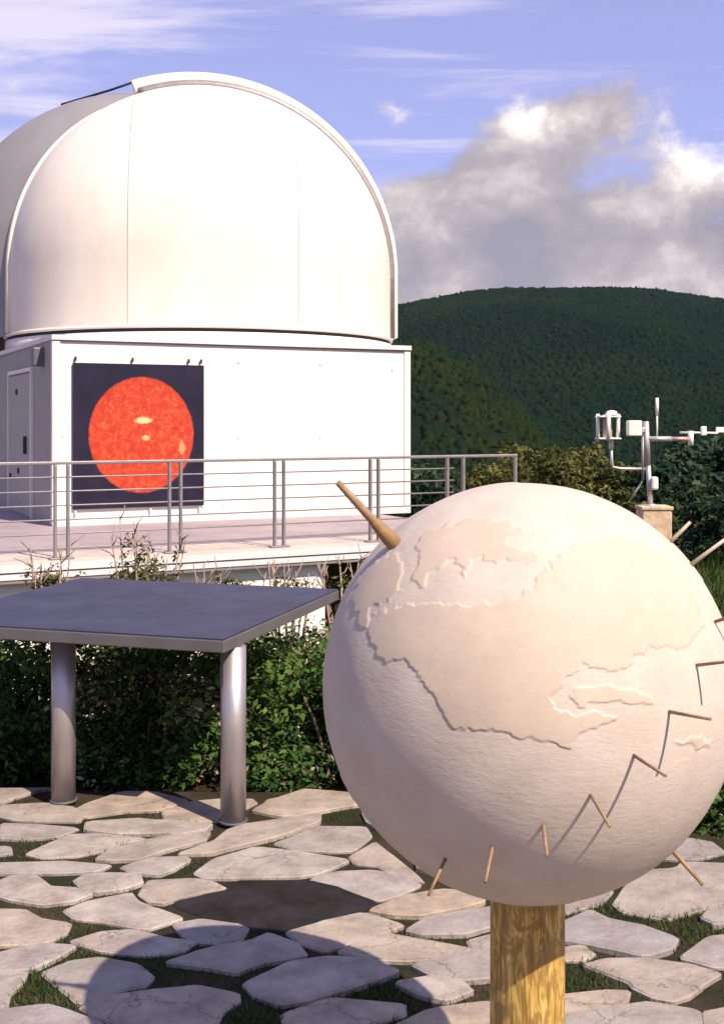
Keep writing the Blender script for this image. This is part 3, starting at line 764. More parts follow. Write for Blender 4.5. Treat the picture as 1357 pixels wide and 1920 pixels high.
# rim where the two shells meet on the left
nrm = Vector((ROFF[0], ROFF[1], 0)).normalized(); tang = Vector((-nrm.y, nrm.x, 0))
OL = math.hypot(*ROFF); mid = nrm * ((OL ** 2 + DR ** 2 - (DR + .40) ** 2) / (2 * OL)); rc = math.sqrt(DR ** 2 - mid.length ** 2)
def rim(dr0, dr1, w0, w1, name, m, t0=R(80), t1=R(180)):
    V = []; Fs = []; n = 60; secs = []
    for i in range(n + 1): secs.append(t0 + (t1 - t0) * i / n)
    def pt(r_, w, t, z=None):
        p = mid + tang * (-math.cos(t) * r_ * 1.0) + nrm * w
        return (p.x, p.y, DZC + r_ * math.sin(t) if z is None else z)
    for t in secs:
        for r_, w in ((rc + dr0, w0), (rc + dr1, w0), (rc + dr1, w1), (rc + dr0, w1)): V.append(pt(r_, w, t))
    for r_, w in ((rc + dr0, w0), (rc + dr1, w0), (rc + dr1, w1), (rc + dr0, w1)): V.append(pt(r_, w, t1, DZ0 + 0.05))
    k = n + 2
    for i in range(k - 1):
        for j in range(4): Fs.append((i * 4 + j, i * 4 + (j + 1) % 4, (i + 1) * 4 + (j + 1) % 4, (i + 1) * 4 + j))
    Fs += [(0, 3, 2, 1), ((k - 1) * 4, (k - 1) * 4 + 1, (k - 1) * 4 + 2, (k - 1) * 4 + 3)]
    me = np_mesh(name, np.array(V), np.array(Fs), 4)
    return link(name, me, m, dome)
RIM_T = (R(70), R(180))
if (tang * -1).x < 0 and False: pass
rim(-0.06, 0.06, -0.14, -0.02, 'shell_rim', M_dome, *RIM_T)
rim(-0.06, 0.035, -0.018, 0.05, 'rim_shadow_line', M_dark, *RIM_T)  # dark strip that puts the shadow along the rim into colour
# dark rod running back from the end of the shutter
def dl(px, py, Y):
    w = P(px, py, Y); v = w - DC; a_ = -DANG
    return Vector((v.x * math.cos(a_) - v.y * math.sin(a_), v.x * math.sin(a_) + v.y * math.cos(a_), w.z))
MB().path([dl(116, 196, 22.0), dl(160, 183, 21.6), dl(210, 168, 21.2), dl(256, 152, 20.9)], 0.022, 8).build('shutter_rod', M_dark, dome)

# ------------------------------------------------------------------ sun poster
PW, PH = 1.84, 1.975
post = empty('sun_poster', (A + U * (0.243 + PW / 2) + Vector((0, 0, 1.4025))), ANG)
post.location = (A + U * (0.243 + PW / 2) + Vector((U.y, -U.x, 0)) * 0.035 + Vector((0, 0, 1.4025)))
tag(post, 'square dark blue poster showing a red-orange sun disc on the white wall', 'poster')
m = bpy.data.materials.new('sun_print'); m.use_nodes = True
nt = m.node_tree; b = NB(nt); bs = nt.nodes['Principled BSDF']
tc = nt.nodes.new('ShaderNodeTexCoord'); ov = tc.outputs['Object']
sp = nt.nodes.new('ShaderNodeSeparateXYZ'); b.link(ov, sp.inputs[0])
cx0, cz0, rr0 = 0.03, 0.01, 0.80
fl = nt.nodes.new('ShaderNodeCombineXYZ'); b.link(b.m('MULTIPLY', b.m('SUBTRACT', sp.outputs[0], cx0), 1.085), fl.inputs[0]); b.link(b.m('SUBTRACT', sp.outputs[2], cz0), fl.inputs[2])
ln = b.vm('LENGTH', fl.outputs[0], out=1)
ln2 = b.m('ADD', ln, b.m('MULTIPLY', b.m('SUBTRACT', b.noise(ov, 14, 4), 0.5), 0.03))
disc = b.m('SUBTRACT', 1.0, b.sstep(ln2, rr0 - 0.02, rr0 + 0.012))
gr = b.noise(ov, 11, 7, 0.78, 0.6)
red = b.ramp(gr, [(0.30, (0.33, 0.020, 0.010)), (0.5, (0.46, 0.046, 0.020)), (0.62, (0.52, 0.105, 0.032)), (0.8, (0.56, 0.24, 0.08))])
def spot(x, z, rx, rz):
    c = nt.nodes.new('ShaderNodeCombineXYZ'); b.link(b.m('DIVIDE', b.m('SUBTRACT', sp.outputs[0], x), rx), c.inputs[0]); b.link(b.m('DIVIDE', b.m('SUBTRACT', sp.outputs[2], z), rz), c.inputs[2])
    wv_ = b.vm('ADD', c.outputs[0], b.vm('SCALE', b.noise(ov, 22, 3, out=1)))
    d_ = b.vm('LENGTH', b.vm('SUBTRACT', wv_, (0.5, 0.5, 0.5)), out=1)
    return b.m('SUBTRACT', 1.0, b.sstep(d_, 0.6, 1.2))
hot = b.m('ADD', b.m('ADD', spot(0.05, 0.21, 0.12, 0.05), b.m('MULTIPLY', spot(0.08, -0.03, 0.06, 0.035), 0.7)), b.m('MULTIPLY', spot(0.60, -0.17, 0.05, 0.10), 0.45), clamp=True)
red = b.mix(hot, red, (0.80, 0.50, 0.22))
rim_d = b.sstep(ln, rr0 - 0.16, rr0)
red = b.mix(b.m('MULTIPLY', rim_d, 0.35), red, (0.42, 0.035, 0.015))
navy = b.ramp(b.noise(ov, 3, 3), [(0.3, (0.008, 0.008, 0.020)), (0.7, (0.018, 0.014, 0.036))])
b.link(b.mix(disc, navy, red), bs.inputs['Base Color']); bs.inputs['Roughness'].default_value = 0.45
bs.inputs['Specular IOR Level'].default_value = 0.3
MB().box((0, 0, 0), (PW, 0.022, PH), bevel=0.003).build('print_panel', m, post)
for x in (-0.88, -0.10, 0.70, 0.88):
    MB().box((x, 0.0, PH / 2 + 0.055), (0.03, 0.03, 0.06), bevel=0.004).build('hanging_clip', M_dark, post)
for x in (-0.88, 0.15, 0.86):
    MB().box((x, 0.0, -PH / 2 - 0.045), (0.03, 0.03, 0.05), bevel=0.004).build('hanging_clip', M_trim, post)

# ------------------------------------------------------------------ plate table
TT = 0.757
tn, tr, tl = G(420, 1200, TT), G(640, 1105, TT), G(-170, 1165, TT)
ex = (tl - tn).normalized(); ey = Vector((-ex.y, ex.x, 0)); ey = ey if ey.y > 0 else -ey
TSX, TSY, TH = 1.45, 1.42, 0.052
table = empty('plate_table', (tn.x, tn.y, 0)); tag(table, 'low square steel table with a slate blue top on round legs', 'table')
def tp(a, c, z): v = ex * a + ey * c; return Vector((v.x, v.y, z))
rot = Matrix((tuple(ex), tuple(ey), (0, 0, 1))).transposed()
MB().box(tp(TSX / 2, TSY / 2, TT - TH / 2 - 0.002), (TSX, TSY, TH - 0.004), rot, bevel=0.004).build('edge_frame', M_edge, table)
MB().box(tp(TSX / 2, TSY / 2, TT - 0.0), (TSX - 0.008, TSY - 0.008, 0.006), rot).build('table_top', M_table, table)
for (px, py) in ((435, 1549), (114, 1509)):
    g = G(px, py); g.y += 0.05
    lg = MB().tube((g.x - tn.x, g.y - tn.y, 0.0), (g.x - tn.x, g.y - tn.y, TT - TH), 0.051, 0.051, n=28).build('leg', M_chrome, table)
    MB().tube((g.x - tn.x, g.y - tn.y, 0.0), (g.x - tn.x, g.y - tn.y, 0.010), 0.057, n=28).build('foot_ring', M_edge, lg)
for q in (Vector((-0.63 - tn.x, 5.72 - tn.y, 0)), Vector((-1.535 - tn.x, 5.98 - tn.y, 0))):
    lg = MB().tube((q.x, q.y, -0.14), (q.x, q.y, TT - TH), 0.051, n=28).build('leg', M_chrome, table)

# ------------------------------------------------------------------ stone globe on its post
GD = 0.877; GR = GD / 2
GY = 2.515
GC = Vector(((985 - 678.5) / F * GY, GY, EYE - (1286 - YH) / F * GY))
camp = Vector((0, 0, EYE))
def on_globe(px, py):
    d = Vector(((px - 678.5) / F, 1, -(py - YH) / F)).normalized()
    oc = camp - GC; bq = oc.dot(d); disc_ = bq * bq - (oc.length_squared - GR * GR)
    if disc_ < 0:
        t = -bq; p = camp + d * t; return GC + (p - GC).normalized() * GR
    return camp + d * (-bq - math.sqrt(disc_))
LANDS = [
 [(700,1150),(752,1132),(800,1128),(880,1133),(905,1132),(940,1130),(975,1118),(1000,1100),(1022,1058),(1050,1075),(1058,1120),(1070,1165),(1086,1205),(1094,1240),(1078,1262),(1045,1290),(1028,1310),(1048,1335),(1075,1343),(1105,1332),(1130,1338),(1160,1342),(1140,1358),(1105,1366),(1082,1382),(1072,1403),(1030,1396),(990,1384),(930,1372),(895,1372),(852,1365),(832,1348),(815,1312),(800,1290),(780,1262),(752,1234),(715,1237),(697,1215),(688,1185)],
 [(788,1000),(830,983),(900,970),(960,980),(985,1000),(935,1012),(985,1030),(1015,1045),(985,1052),(945,1040),(930,1060),(905,1040),(880,1050),(870,1085),(858,1050),(835,1048),(822,1062),(800,1075),(792,1102),(772,1085),(785,1045),(778,1020)],
 [(1032,1050),(1080,1020),(1160,1000),(1240,1030),(1300,1100),(1325,1170),(1285,1215),(1225,1210),(1190,1232),(1172,1252),(1120,1253),(1098,1244),(1080,1225),(1065,1165),(1045,1085)],
 [(655,1130),(668,1085),(700,1055),(738,1032),(752,1060),(746,1105),(722,1128),(692,1136),(686,1176),(672,1178),(668,1152)],
 [(1270,1391),(1300,1383),(1335,1390),(1330,1402),(1290,1399)],
 [(1070,1300),(1110,1285),(1160,1290),(1200,1300),(1230,1318),(1205,1325),(1165,1318),(1120,1318),(1085,1325)],
]
axis = (camp - GC).normalized(); a1 = axis.orthogonal().normalized(); a2 = axis.cross(a1)
NS = 760
th_ = np.concatenate([np.linspace(0.0, 1.62, 330)[1:], np.linspace(1.62, math.pi, 70)[1:-1]])
ph_ = np.arange(NS) * 2 * math.pi / NS
T_, H_ = np.meshgrid(th_, ph_, indexing='ij')
gp = (np.cos(T_)[..., None] * np.array(axis) + (np.sin(T_) * np.cos(H_))[..., None] * np.array(a1) + (np.sin(T_) * np.sin(H_))[..., None] * np.array(a2)).reshape(-1, 3)
nr = len(th_); ii = np.arange(NS); fl_ = []
for k in range(nr - 1):
    fl_.append(np.stack([k * NS + ii, (k + 1) * NS + ii, (k + 1) * NS + (ii + 1) % NS, k * NS + (ii + 1) % NS], 1))
fl_ = np.concatenate(fl_)
nb0 = len(gp); gp = np.concatenate([gp, [np.array(axis)], [-np.array(axis)]])
cap = np.stack([np.full(NS // 2, nb0), ii[0::2], (ii[0::2] + 1) % NS, (ii[0::2] + 2) % NS], 1)
lastr = (nr - 1) * NS
cap2 = np.stack([np.full(NS // 2, nb0 + 1), lastr + (ii[0::2] + 2) % NS, lastr + (ii[0::2] + 1) % NS, lastr + ii[0::2]], 1)
me = np_mesh('globe_body', gp * GR, np.concatenate([fl_, cap, cap2]), 4)
nvt = len(me.vertices); co = gp * GR
nn = co / np.linalg.norm(co, axis=1)[:, None]
wc = co + np.array(GC); tocam = np.array(camp) - wc
vis = (nn * tocam).sum(1) > 0.0
px_ = 678.5 + wc[:, 0] / wc[:, 1] * F; py_ = YH + (EYE - wc[:, 2]) / wc[:, 1] * F
# low-frequency wobble so that the coasts are irregular
def wob(nn, f, s):
    return (np.sin(nn @ np.array([f, 1.7 * f, .6 * f]) + s) + np.sin(nn @ np.array([-1.3 * f, .8 * f, 1.9 * f]) + 2 * s) + np.sin(nn @ np.array([.7 * f, -2.1 * f, 1.1 * f]) + 3 * s)) / 3
qx = px_ + wob(nn, 38, 1.0) * 6 + wob(nn, 90, 2.0) * 2.4; qy = py_ + wob(nn, 41, 4.0) * 6 + wob(nn, 97, 5.0) * 2.4
Q = np.stack([qx, qy], 1)
sd_ = np.full(nvt, -60.0)
for L in LANDS:
    idx = np.where(vis)[0]
    d_ = edge_dist(Q[idx], L); s_ = np.where(pip(Q[idx], L), d_, -d_)
    sd_[idx] = np.maximum(sd_[idx], s_)
# lands on the far side, not seen in the photograph
far = wob(nn, 3.1, 0.5) * 90 + wob(nn, 9, 0.2) * 30 - 20
sd_ = np.where(vis, sd_, far)
land = np.clip((sd_ + 3.0) / 5.5, 0, 1); land = land * land * (3 - 2 * land)
hgt = land * 0.0021 + 0.0
hgt = hgt + wob(nn, 11, 2) * 0.0007
co2 = nn * (GR + hgt - 0.004)[:, None]
me.vertices.foreach_set('co', co2.astype(np.float32).ravel())
at = me.attributes.new('land', 'FLOAT', 'POINT'); at.data.foreach_set('value', land.astype(np.float32))
me.polygons.foreach_set('use_smooth', [True] * len(me.polygons)); me.update()
m = bpy.data.materials.new('globe_stone'); m.use_nodes = True
nt = m.node_tree; b = NB(nt); bs = nt.nodes['Principled BSDF']
at = nt.nodes.new('ShaderNodeAttribute'); at.attribute_name = 'land'
tc = nt.nodes.new('ShaderNodeTexCoord'); ov = tc.outputs['Object']
n1 = b.noise(ov, 9, 6, 0.65)
sea = b.ramp(n1, [(0.3, (0.47, 0.405, 0.345)), (0.7, (0.55, 0.485, 0.42))])
lnd = b.ramp(n1, [(0.3, (0.455, 0.375, 0.30)), (0.7, (0.53, 0.445, 0.36))])
c = b.mix(at.outputs['Fac'], sea, lnd)
spk = b.ramp(b.noise(ov, 120, 3, 0.7), [(0.55, 0.0), (0.75, 0.35)])
c = b.mix(spk, c, (0.36, 0.30, 0.27))
sta = b.ramp(b.noise(ov, 3.2, 6, 0.7), [(0.55, 0.0), (0.75, 0.28)])
c = b.mix(sta, c, (0.46, 0.39, 0.35))
b.link(c, bs.inputs['Base Color']); bs.inputs['Roughness'].default_value = 0.78; bs.inputs['Specular IOR Level'].default_value = 0.25
bp = nt.nodes.new('ShaderNodeBump'); bp.inputs['Distance'].default_value = 0.006
b.link(b.m('SUBTRACT', 0.28, b.m('MULTIPLY', at.outputs['Fac'], 0.16)), bp.inputs['Strength'])
mp = nt.nodes.new('ShaderNodeMapping'); mp.inputs['Scale'].default_value = (1, 1, 2.6); b.link(ov, mp.inputs[0])
b.link(b.noise(mp.outputs[0], 38, 6, 0.7), bp.inputs['Height']); b.link(bp.outputs[0], bs.inputs['Normal'])
globe = empty('stone_globe', (GC.x, GC.y, -0.03)); tag(globe, 'large pale stone Earth globe with carved continents and pegs on a wooden post', 'globe')
gb = link('globe_body', me, m, globe, (0, 0, GC.z + 0.03))
def peg(px, py, L, r0=0.0035, m=M_peg, r1=None, base=None):
    p = on_globe(px, py); n_ = (p - GC).normalized()
    q = p + n_ * L; off = Vector((GC.x, GC.y, -0.03))
    return MB().tube(p - n_ * 0.02 - off, q - off, r0, r1 or r0 * 0.8, n=10).build('gnomon_peg', m, globe)
for (px, py) in ((1342, 1165), (1308, 1247), (1257, 1335), (1190, 1418), (1108, 1492), (1018, 1550), (922, 1592), (833, 1614)):
    peg(px, py, 0.098 if py < 1500 else 0.075)
peg(1266, 1006, 0.055, 0.0046, M_pegl); peg(1306, 1050, 0.085, 0.0046, M_pegl)
peg(1300, 1640, 0.075, 0.0048, M_peg)
# the long brown stick, upper left, with its pale wooden socket
p = on_globe(738, 1018); n_ = (p - GC).normalized(); off = Vector((GC.x, GC.y, -0.03))
st = MB().path([p - n_ * .02 - off, p + n_ * .05 - off, p + n_ * .11 - off, p + n_ * .175 - off], [0.010, 0.0095, 0.0085, 0.0065], 10).build('wooden_stick', M_peg, globe)
MB().path([p - n_ * .02 - off, p + n_ * .02 - off, p + n_ * .055 - off, p + n_ * .065 - off], [0.017, 0.016, 0.012, 0.0095], 12).build('stick_socket', mat('pale_socket_wood', (0.25, 0.15, 0.065), 0.7, var=0.2, scale=40), st)
# post
m = bpy.data.materials.new('post_wood'); m.use_nodes = True
nt = m.node_tree; b = NB(nt); bs = nt.nodes['Principled BSDF']
tc = nt.nodes.new('ShaderNodeTexCoord'); mp = nt.nodes.new('ShaderNodeMapping'); mp.inputs['Scale'].default_value = (1, 1, 0.09); b.link(tc.outputs['Object'], mp.inputs[0])
g1 = b.noise(mp.outputs[0], 55, 6, 0.65, 1.2)
mp3 = nt.nodes.new('ShaderNodeMapping'); mp3.inputs['Scale'].default_value = (1, 1, 0.36); b.link(tc.outputs['Object'], mp3.inputs[0])
g2 = b.noise(mp3.outputs[0], 26, 5, 0.6, 2.2)
c = b.ramp(g1, [(0.33, (0.17, 0.085, 0.016)), (0.44, (0.45, 0.27, 0.055)), (0.58, (0.64, 0.43, 0.11)), (0.70, (0.74, 0.55, 0.21))])
c = b.mix(b.ramp(g2, [(0.45, 0.65), (0.56, 0.0)]), c, (0.16, 0.085, 0.022))
b.link(c, bs.inputs['Base Color']); bs.inputs['Roughness'].default_value = 0.62
bp = nt.nodes.new('ShaderNodeBump'); bp.inputs['Strength'].default_value = 0.5; bp.inputs['Distance'].default_value = 0.006
b.link(b.m('ADD', g1, g2), bp.inputs['Height']); b.link(bp.outputs[0], bs.inputs['Normal'])
prof = []
pr = 0.0795; ztop = GC.z - GR + 0.035
bmw = bmesh.new(); nseg, nz_ = 40, 14; rings = []
for k in range(nz_ + 1):
    z = ztop * k / nz_ + 0.03; ring = []
    for i in range(nseg):
        a_ = 2 * math.pi * i / nseg
        r_ = pr * (1 + 0.018 * mnoise.noise((math.cos(a_) * 1.6, math.sin(a_) * 1.6, z * 2)) + 0.012 * mnoise.noise((math.cos(a_) * 6, math.sin(a_) * 6, z * 1.2)))
        ring.append(bmw.verts.new((r_ * math.cos(a_) + 0.004, r_ * math.sin(a_), z)))
    rings.append(ring)
for A_, B_ in zip(rings, rings[1:]):
    for i in range(nseg): bmw.faces.new((A_[i], A_[(i + 1) % nseg], B_[(i + 1) % nseg], B_[i])).smooth = True
bmw.faces.new(rings[0][::-1]); bmw.faces.new(rings[-1])
me = bpy.data.meshes.new('post'); bmw.to_mesh(me); bmw.free(); link('post', me, m, globe)

# ------------------------------------------------------------------ weather station on its pillar
WY = 7.5
def wp(px, py, dy=0.0): return P(px, py, WY + dy)
g0 = P(1232, 950, WY); pz = g0.z
pil = empty('stone_pillar', (g0.x, WY + 0.1, 0)); tag(pil, 'short tan stone pillar carrying the weather mast behind the globe', 'pillar')
MB().box((0, 0, pz / 2 - 0.12), (0.19, 0.19, pz + 0.2), bevel=0.01).build('shaft', M_pillar, pil)
MB().box((0, 0, pz - 0.012), (0.205, 0.205, 0.024), bevel=0.006).build('cap', M_pillar, pil)
ws = empty('weather_station', (P(1216, 948, WY).x, WY + 0.1, pz)); tag(ws, 'weather station mast with white sensors and side arms on the pillar', 'weather station')
wo_ = Vector((P(1216, 948, WY).x, WY + 0.1, pz))
def wl(px, py, dy=0.1): return P(px, py, WY + dy) - wo_
MB().tube(wl(1219, 949), wl(1214, 868), 0.0165, n=14).build('mast', M_pole, ws)
MB().tube(wl(1213, 872), wl(1210, 790), 0.021, 0.019, n=14).build('mast', M_pole, ws)
MB().tube(wl(1204, 900), wl(1204, 815), 0.010, n=10).build('conduit', M_rail, ws)
MB().tube(wl(1180, 940, 0.16), wl(1203, 902, 0.12), 0.006, n=8).build('brace', M_pole, ws)
MB().tube(wl(1219, 949), wl(1219, 945), 0.035, n=16).build('mast_flange', M_pole, ws)
MB().box(wl(1226, 906, 0.08), (0.045, 0.05, 0.085), bevel=0.014).build('junction_box', M_sens, ws)
# left arm: bent tube carrying the three-rod sensor
MB().path([wl(1208, 879), wl(1165, 879), wl(1148, 876), wl(1146, 866), wl(1145, 838)], 0.0095, 10).build('arm', M_pole, ws)
cage = empty('rod_sensor', wl(1138, 838), 0, ws)
def cl(px, py, dy=0.1): return wl(px, py, dy) - wl(1138, 838)
MB().tube(cl(1145, 842), cl(1145, 820), 0.016, n=12).build('sensor_stem', M_sens, cage)
MB().tube(cl(1138, 825), cl(1138, 777), 0.030, n=16).build('sensor_core', mat('grey_sensor_core', (0.42, 0.38, 0.28), 0.6), cage)
MB().lathe([(0.03, 0), (0.036, 0.004), (0.034, 0.022), (0.012, 0.030)], 16, cl(1146, 778)).build('sensor_cap', M_sens, cage)
for px, y0, y1, dy in ((1120, 776, 829, 0.1), (1158, 776, 823, 0.1), (1140, 772, 826, 0.02), (1138, 774, 826, 0.18)):
    MB().tube(cl(px, y1, dy), cl(px, y0, dy), 0.0125, n=10).build('sensor_rod', M_sens, cage)
for yy in (781, 822):
    MB().box(cl(1139, yy), (0.14, 0.16, 0.010), bevel=0.003).build('rod_plate', M_sens, cage)
# box, whip aerial, right arm
MB().box(wl(1188, 803, 0.06), (0.088, 0.075, 0.100), bevel=0.008).build('logger_box', M_sens, ws)
MB().box(wl(1203, 806, 0.08), (0.05, 0.03, 0.03), bevel=0.003).build('box_bracket', M_pole, ws)
MB().tube(wl(1231, 822), wl(1231, 776), 0.0055, n=8).build('aerial', M_sens, ws)
MB().tube(wl(1231, 778), wl(1231, 746), 0.0105, n=10).build('aerial_tip', M_sens, ws)
MB().tube(wl(1212, 823), wl(1258, 823), 0.018, n=12).build('arm', M_pole, ws)
MB().tube(wl(1256, 823), wl(1292, 823), 0.014, n=12).build('arm_sleeve', M_copper, ws)
MB().tube(wl(1294, 836), wl(1294, 808), 0.018, n=12).build('arm_clamp', M_sens, ws)
MB().tube(wl(1274, 811), wl(1345, 812), 0.007, n=8).build('vane_rod', M_sens, ws)
MB().box(wl(1318, 808), (0.035, 0.03, 0.06), bevel=0.006).build('vane_body', M_sens, ws)
MB().box(wl(1352, 806), (0.075, 0.008, 0.035), bevel=0.003).build('vane_tail', M_sens, ws)

# ------------------------------------------------------------------ vegetation
def leaf_cloud(n, blobs, size, seed, flat=0.6):
    """leaf quads spread through a set of clumps: arrays of verts and faces"""
    g = np.random.default_rng(seed)
    w = np.array([bb[3] * bb[4] * bb[5] for bb in blobs]) ** 0.7; w = w / w.sum()
    pick = g.choice(len(blobs), n, p=w); B = np.array(blobs)[pick]
    d = g.normal(0, 1, (n, 3)); d /= np.linalg.norm(d, axis=1)[:, None]
    rad = g.random(n) ** 0.45
    P0 = B[:, :3] + d * rad[:, None] * B[:, 3:6]
    nrm = d * 0.7 + g.normal(0, 0.6, (n, 3)) + np.array([0, 0, flat]); nrm /= np.linalg.norm(nrm, axis=1)[:, None]
    a = np.cross(nrm, g.normal(0, 1, (n, 3))); a /= np.linalg.norm(a, axis=1)[:, None]
    c = np.cross(nrm, a)
    L = size * g.uniform(0.4, 1.5, n); W = L * g.uniform(0.35, 0.6, n)
    V = np.stack([P0 - a * L[:, None] / 2, P0 + c * W[:, None] / 2 + nrm * (L * 0.1)[:, None], P0 + a * L[:, None] / 2, P0 - c * W[:, None] / 2 + nrm * (L * 0.1)[:, None]], 1)
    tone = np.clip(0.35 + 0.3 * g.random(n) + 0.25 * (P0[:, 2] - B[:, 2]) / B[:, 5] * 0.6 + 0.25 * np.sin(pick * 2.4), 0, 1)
    return V.reshape(-1, 3), np.arange(n * 4).reshape(-1, 4), tone
def shrub_blobs(w, d, h, n, seed):
    r_ = random.Random(seed); out = []
    for i in range(n):
        s_ = r_.uniform(0.16, 0.30) * min(w, h)
        z = r_.uniform(0.10, 1.0) * h
        k = 0.5 * (1.0 - 0.30 * (z / h))
        out.append((r_.uniform(-k, k) * w, r_.uniform(-k, k) * d, max(z - s_ * 0.5, s_ * 0.5), s_ * r_.uniform(.9, 1.4), s_ * r_.uniform(.9, 1.3), s_ * r_.uniform(.7, 1.1)))
    return out
def stems(mb, w, d, h, n, seed, r0=0.012):
    r_ = random.Random(seed)
    for i in range(n):
        x, y = r_.uniform(-.22, .22) * w, r_.uniform(-.22, .22) * d
        x2, y2 = x + r_.uniform(-.25, .25) * w, y + r_.uniform(-.25, .25) * d
        hh = h * r_.uniform(.6, .95)
        mb.path([(x, y, -0.15), ((x + x2) / 2 + r_.uniform(-.02, .02), (y + y2) / 2, hh * .5), (x2, y2, hh)], [r0, r0 * .7, r0 * .3], 6)
    return mb
SHRUB_MESH = []
def shrub_proto(i, w, d, h, n_leaf, size, seed, nb, dry=0.0):
    bl = shrub_blobs(w, d, h, nb, seed)
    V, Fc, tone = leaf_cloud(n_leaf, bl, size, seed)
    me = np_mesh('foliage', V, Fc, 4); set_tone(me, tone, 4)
    sb = stems(MB(), w, d, h, 9, seed); bmesh.ops.recalc_face_normals(sb.bm, faces=sb.bm.faces[:])
    ms = bpy.data.meshes.new('stem'); sb.bm.to_mesh(ms); sb.bm.free()
    md = None
    if dry:
        V, Fc, tone = leaf_cloud(int(n_leaf * dry), bl[::3], size * 0.9, seed + 99)
        md = np_mesh('dry_leaves', V, Fc, 4); set_tone(md, tone, 4)
    return (me, ms, md)
protos = [shrub_proto(0, 0.8, 0.7, 0.72, 8500, 0.038, 11, 26, 0.14), shrub_proto(1, 0.75, 0.7, 0.66, 8000, 0.034, 23, 24, 0.30),
          shrub_proto(2, 0.85, 0.8, 0.78, 9000, 0.042, 37, 28, 0.10)]
def place_shrub(name, proto, loc, rz, sc_, label, cat, m, group=None, dry=True):
    e = empty(name, loc, rz); e.scale = sc_ if isinstance(sc_, tuple) else (sc_,) * 3
    tag(e, label, cat, group)
    f = bpy.data.objects.new('foliage', proto[0]); COL.objects.link(f); f.parent = e
    if not proto[0].materials: proto[0].materials.append(None)
    f.material_slots[0].link = 'OBJECT'; f.material_slots[0].material = m
    s_ = bpy.data.objects.new('stem', proto[1]); COL.objects.link(s_); s_.parent = e
    if not proto[1].materials: proto[1].materials.append(M_bark)
    if proto[2] and dry:
        dd = bpy.data.objects.new('dry_leaves', proto[2]); COL.objects.link(dd); dd.parent = e
        if not proto[2].materials: proto[2].materials.append(M_dry)
    return e
HG = 'shrubs in the bed behind the paving'
hedge = [  # x, y, proto, scale, rot, label
 (-2.25, 5.75, 0, 1.00, 0.3, 'dark green shrub at the left edge of the photo, beside the blue table'),
 (-1.72, 5.60, 2, 0.90, 1.4, 'dark green shrub under the table, left of the left table leg'),
 (-1.12, 5.62, 1, 1.00, 2.2, 'leafy shrub with pale dry leaves just right of the left table leg'),
 (-0.58, 5.60, 0, 0.96, 3.1, 'dark green shrub in the middle between the two front table legs'),
 (-0.12, 5.66, 1, 1.02, 4.0, 'olive green shrub right of the right table leg, beside the globe'),
 (0.38, 5.45, 2, 0.95, 5.1, 'dark green shrub growing behind the lower left of the stone globe'),
 (0.95, 5.30, 0, 0.90, 0.9, 'dark green shrub hidden behind the middle of the stone globe'),
 (1.50, 5.15, 2, 1.05, 2.0, 'dark green shrub behind the lower right of the stone globe'),
 (2.05, 5.20, 0, 1.12, 3.6, 'tall dark green shrub at the right edge of the photo behind the paving'),
]
for (x, y, k, s_, rz, lab) in hedge:
    place_shrub('shrub', protos[k], (x, y, th(x, y) + 0.02), rz, (s_, s_, s_ * (0.92 if -2 < x < 0.3 else 1.0)), lab, 'shrub', M_leaf if x < -0.3 or x > 0.2 else M_leaf, HG)
# second row, lower on the bank
row2 = [(-2.4, 6.9, 2, 0.95, .5, 'low green shrub on the bank behind the left end of the table'), (-1.35, 6.95, 0, .92, 2.5, 'green shrub on the bank hidden behind the table top'),
        (-0.55, 6.9, 1, .95, 4.4, 'green shrub on the bank below the white terrace wall'), (0.25, 6.8, 2, .95, 1.2, 'green shrub on the bank behind the right corner of the table')]
for (x, y, k, s_, rz, lab) in row2:
    place_shrub('shrub', protos[k], (x, y, th(x, y)), rz, s_, lab, 'shrub', M_leaf, 'shrubs on the bank below the terrace')
# bare twiggy bushes that stick up above the table top
def twig_bush(loc, h, n, spread, seed, label, leaves=260, m=M_leaf2, tall=0.4):
    e = empty('twiggy_bush', loc); tag(e, label, 'bush', 'twiggy bushes in front of the terrace')
    r_ = random.Random(seed); mb = MB(); tips = []
    for i in range(n):
        a_ = r_.uniform(0, 6.28); s_ = r_.uniform(.1, 1) * spread; hh = h - tall * 0.75 * r_.random()
        p = [(0, 0, -.1), (math.cos(a_) * s_ * .3, math.sin(a_) * s_ * .3, hh * .45), (math.cos(a_) * s_ * .7 + r_.gauss(0, .02), math.sin(a_) * s_ * .7, hh * .75), (math.cos(a_) * s_, math.sin(a_) * s_, hh)]
        mb.path(p, [.014, .011, .008, .004], 5)
        for j in range(3):
            t = r_.uniform(.45, .95); q = Vector(p[2]).lerp(Vector(p[3]), t) if t > .6 else Vector(p[1]).lerp(Vector(p[2]), t)
            q2 = q + Vector((r_.gauss(0, .06), r_.gauss(0, .06), r_.uniform(.04, .14))); mb.path([q, q.lerp(q2, .5) + Vector((r_.gauss(0, .008), 0, 0)), q2], [.006, .0045, .003], 4); tips.append(q2)
        tips.append(Vector(p[3]))
    mb.build('twigs', M_twig, e)
    bl = [(t.x * .8, t.y * .8, t.z - r_.uniform(.12, .45), .05, .05, .09) for t in tips] + [(r_.uniform(-.3, .3) * spread, r_.uniform(-.3, .3) * spread, h - tall * r_.uniform(.75, 1.1), spread * .42, spread * .42, tall * .22) for _ in range(8)]
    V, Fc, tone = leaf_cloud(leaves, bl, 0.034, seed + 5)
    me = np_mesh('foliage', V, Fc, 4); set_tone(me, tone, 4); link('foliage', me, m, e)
def tb_at(px, Y, pyt): 
    p = P(px, pyt, Y); z0 = th(p.x, Y); return (p.x, Y, z0), p.z - z0
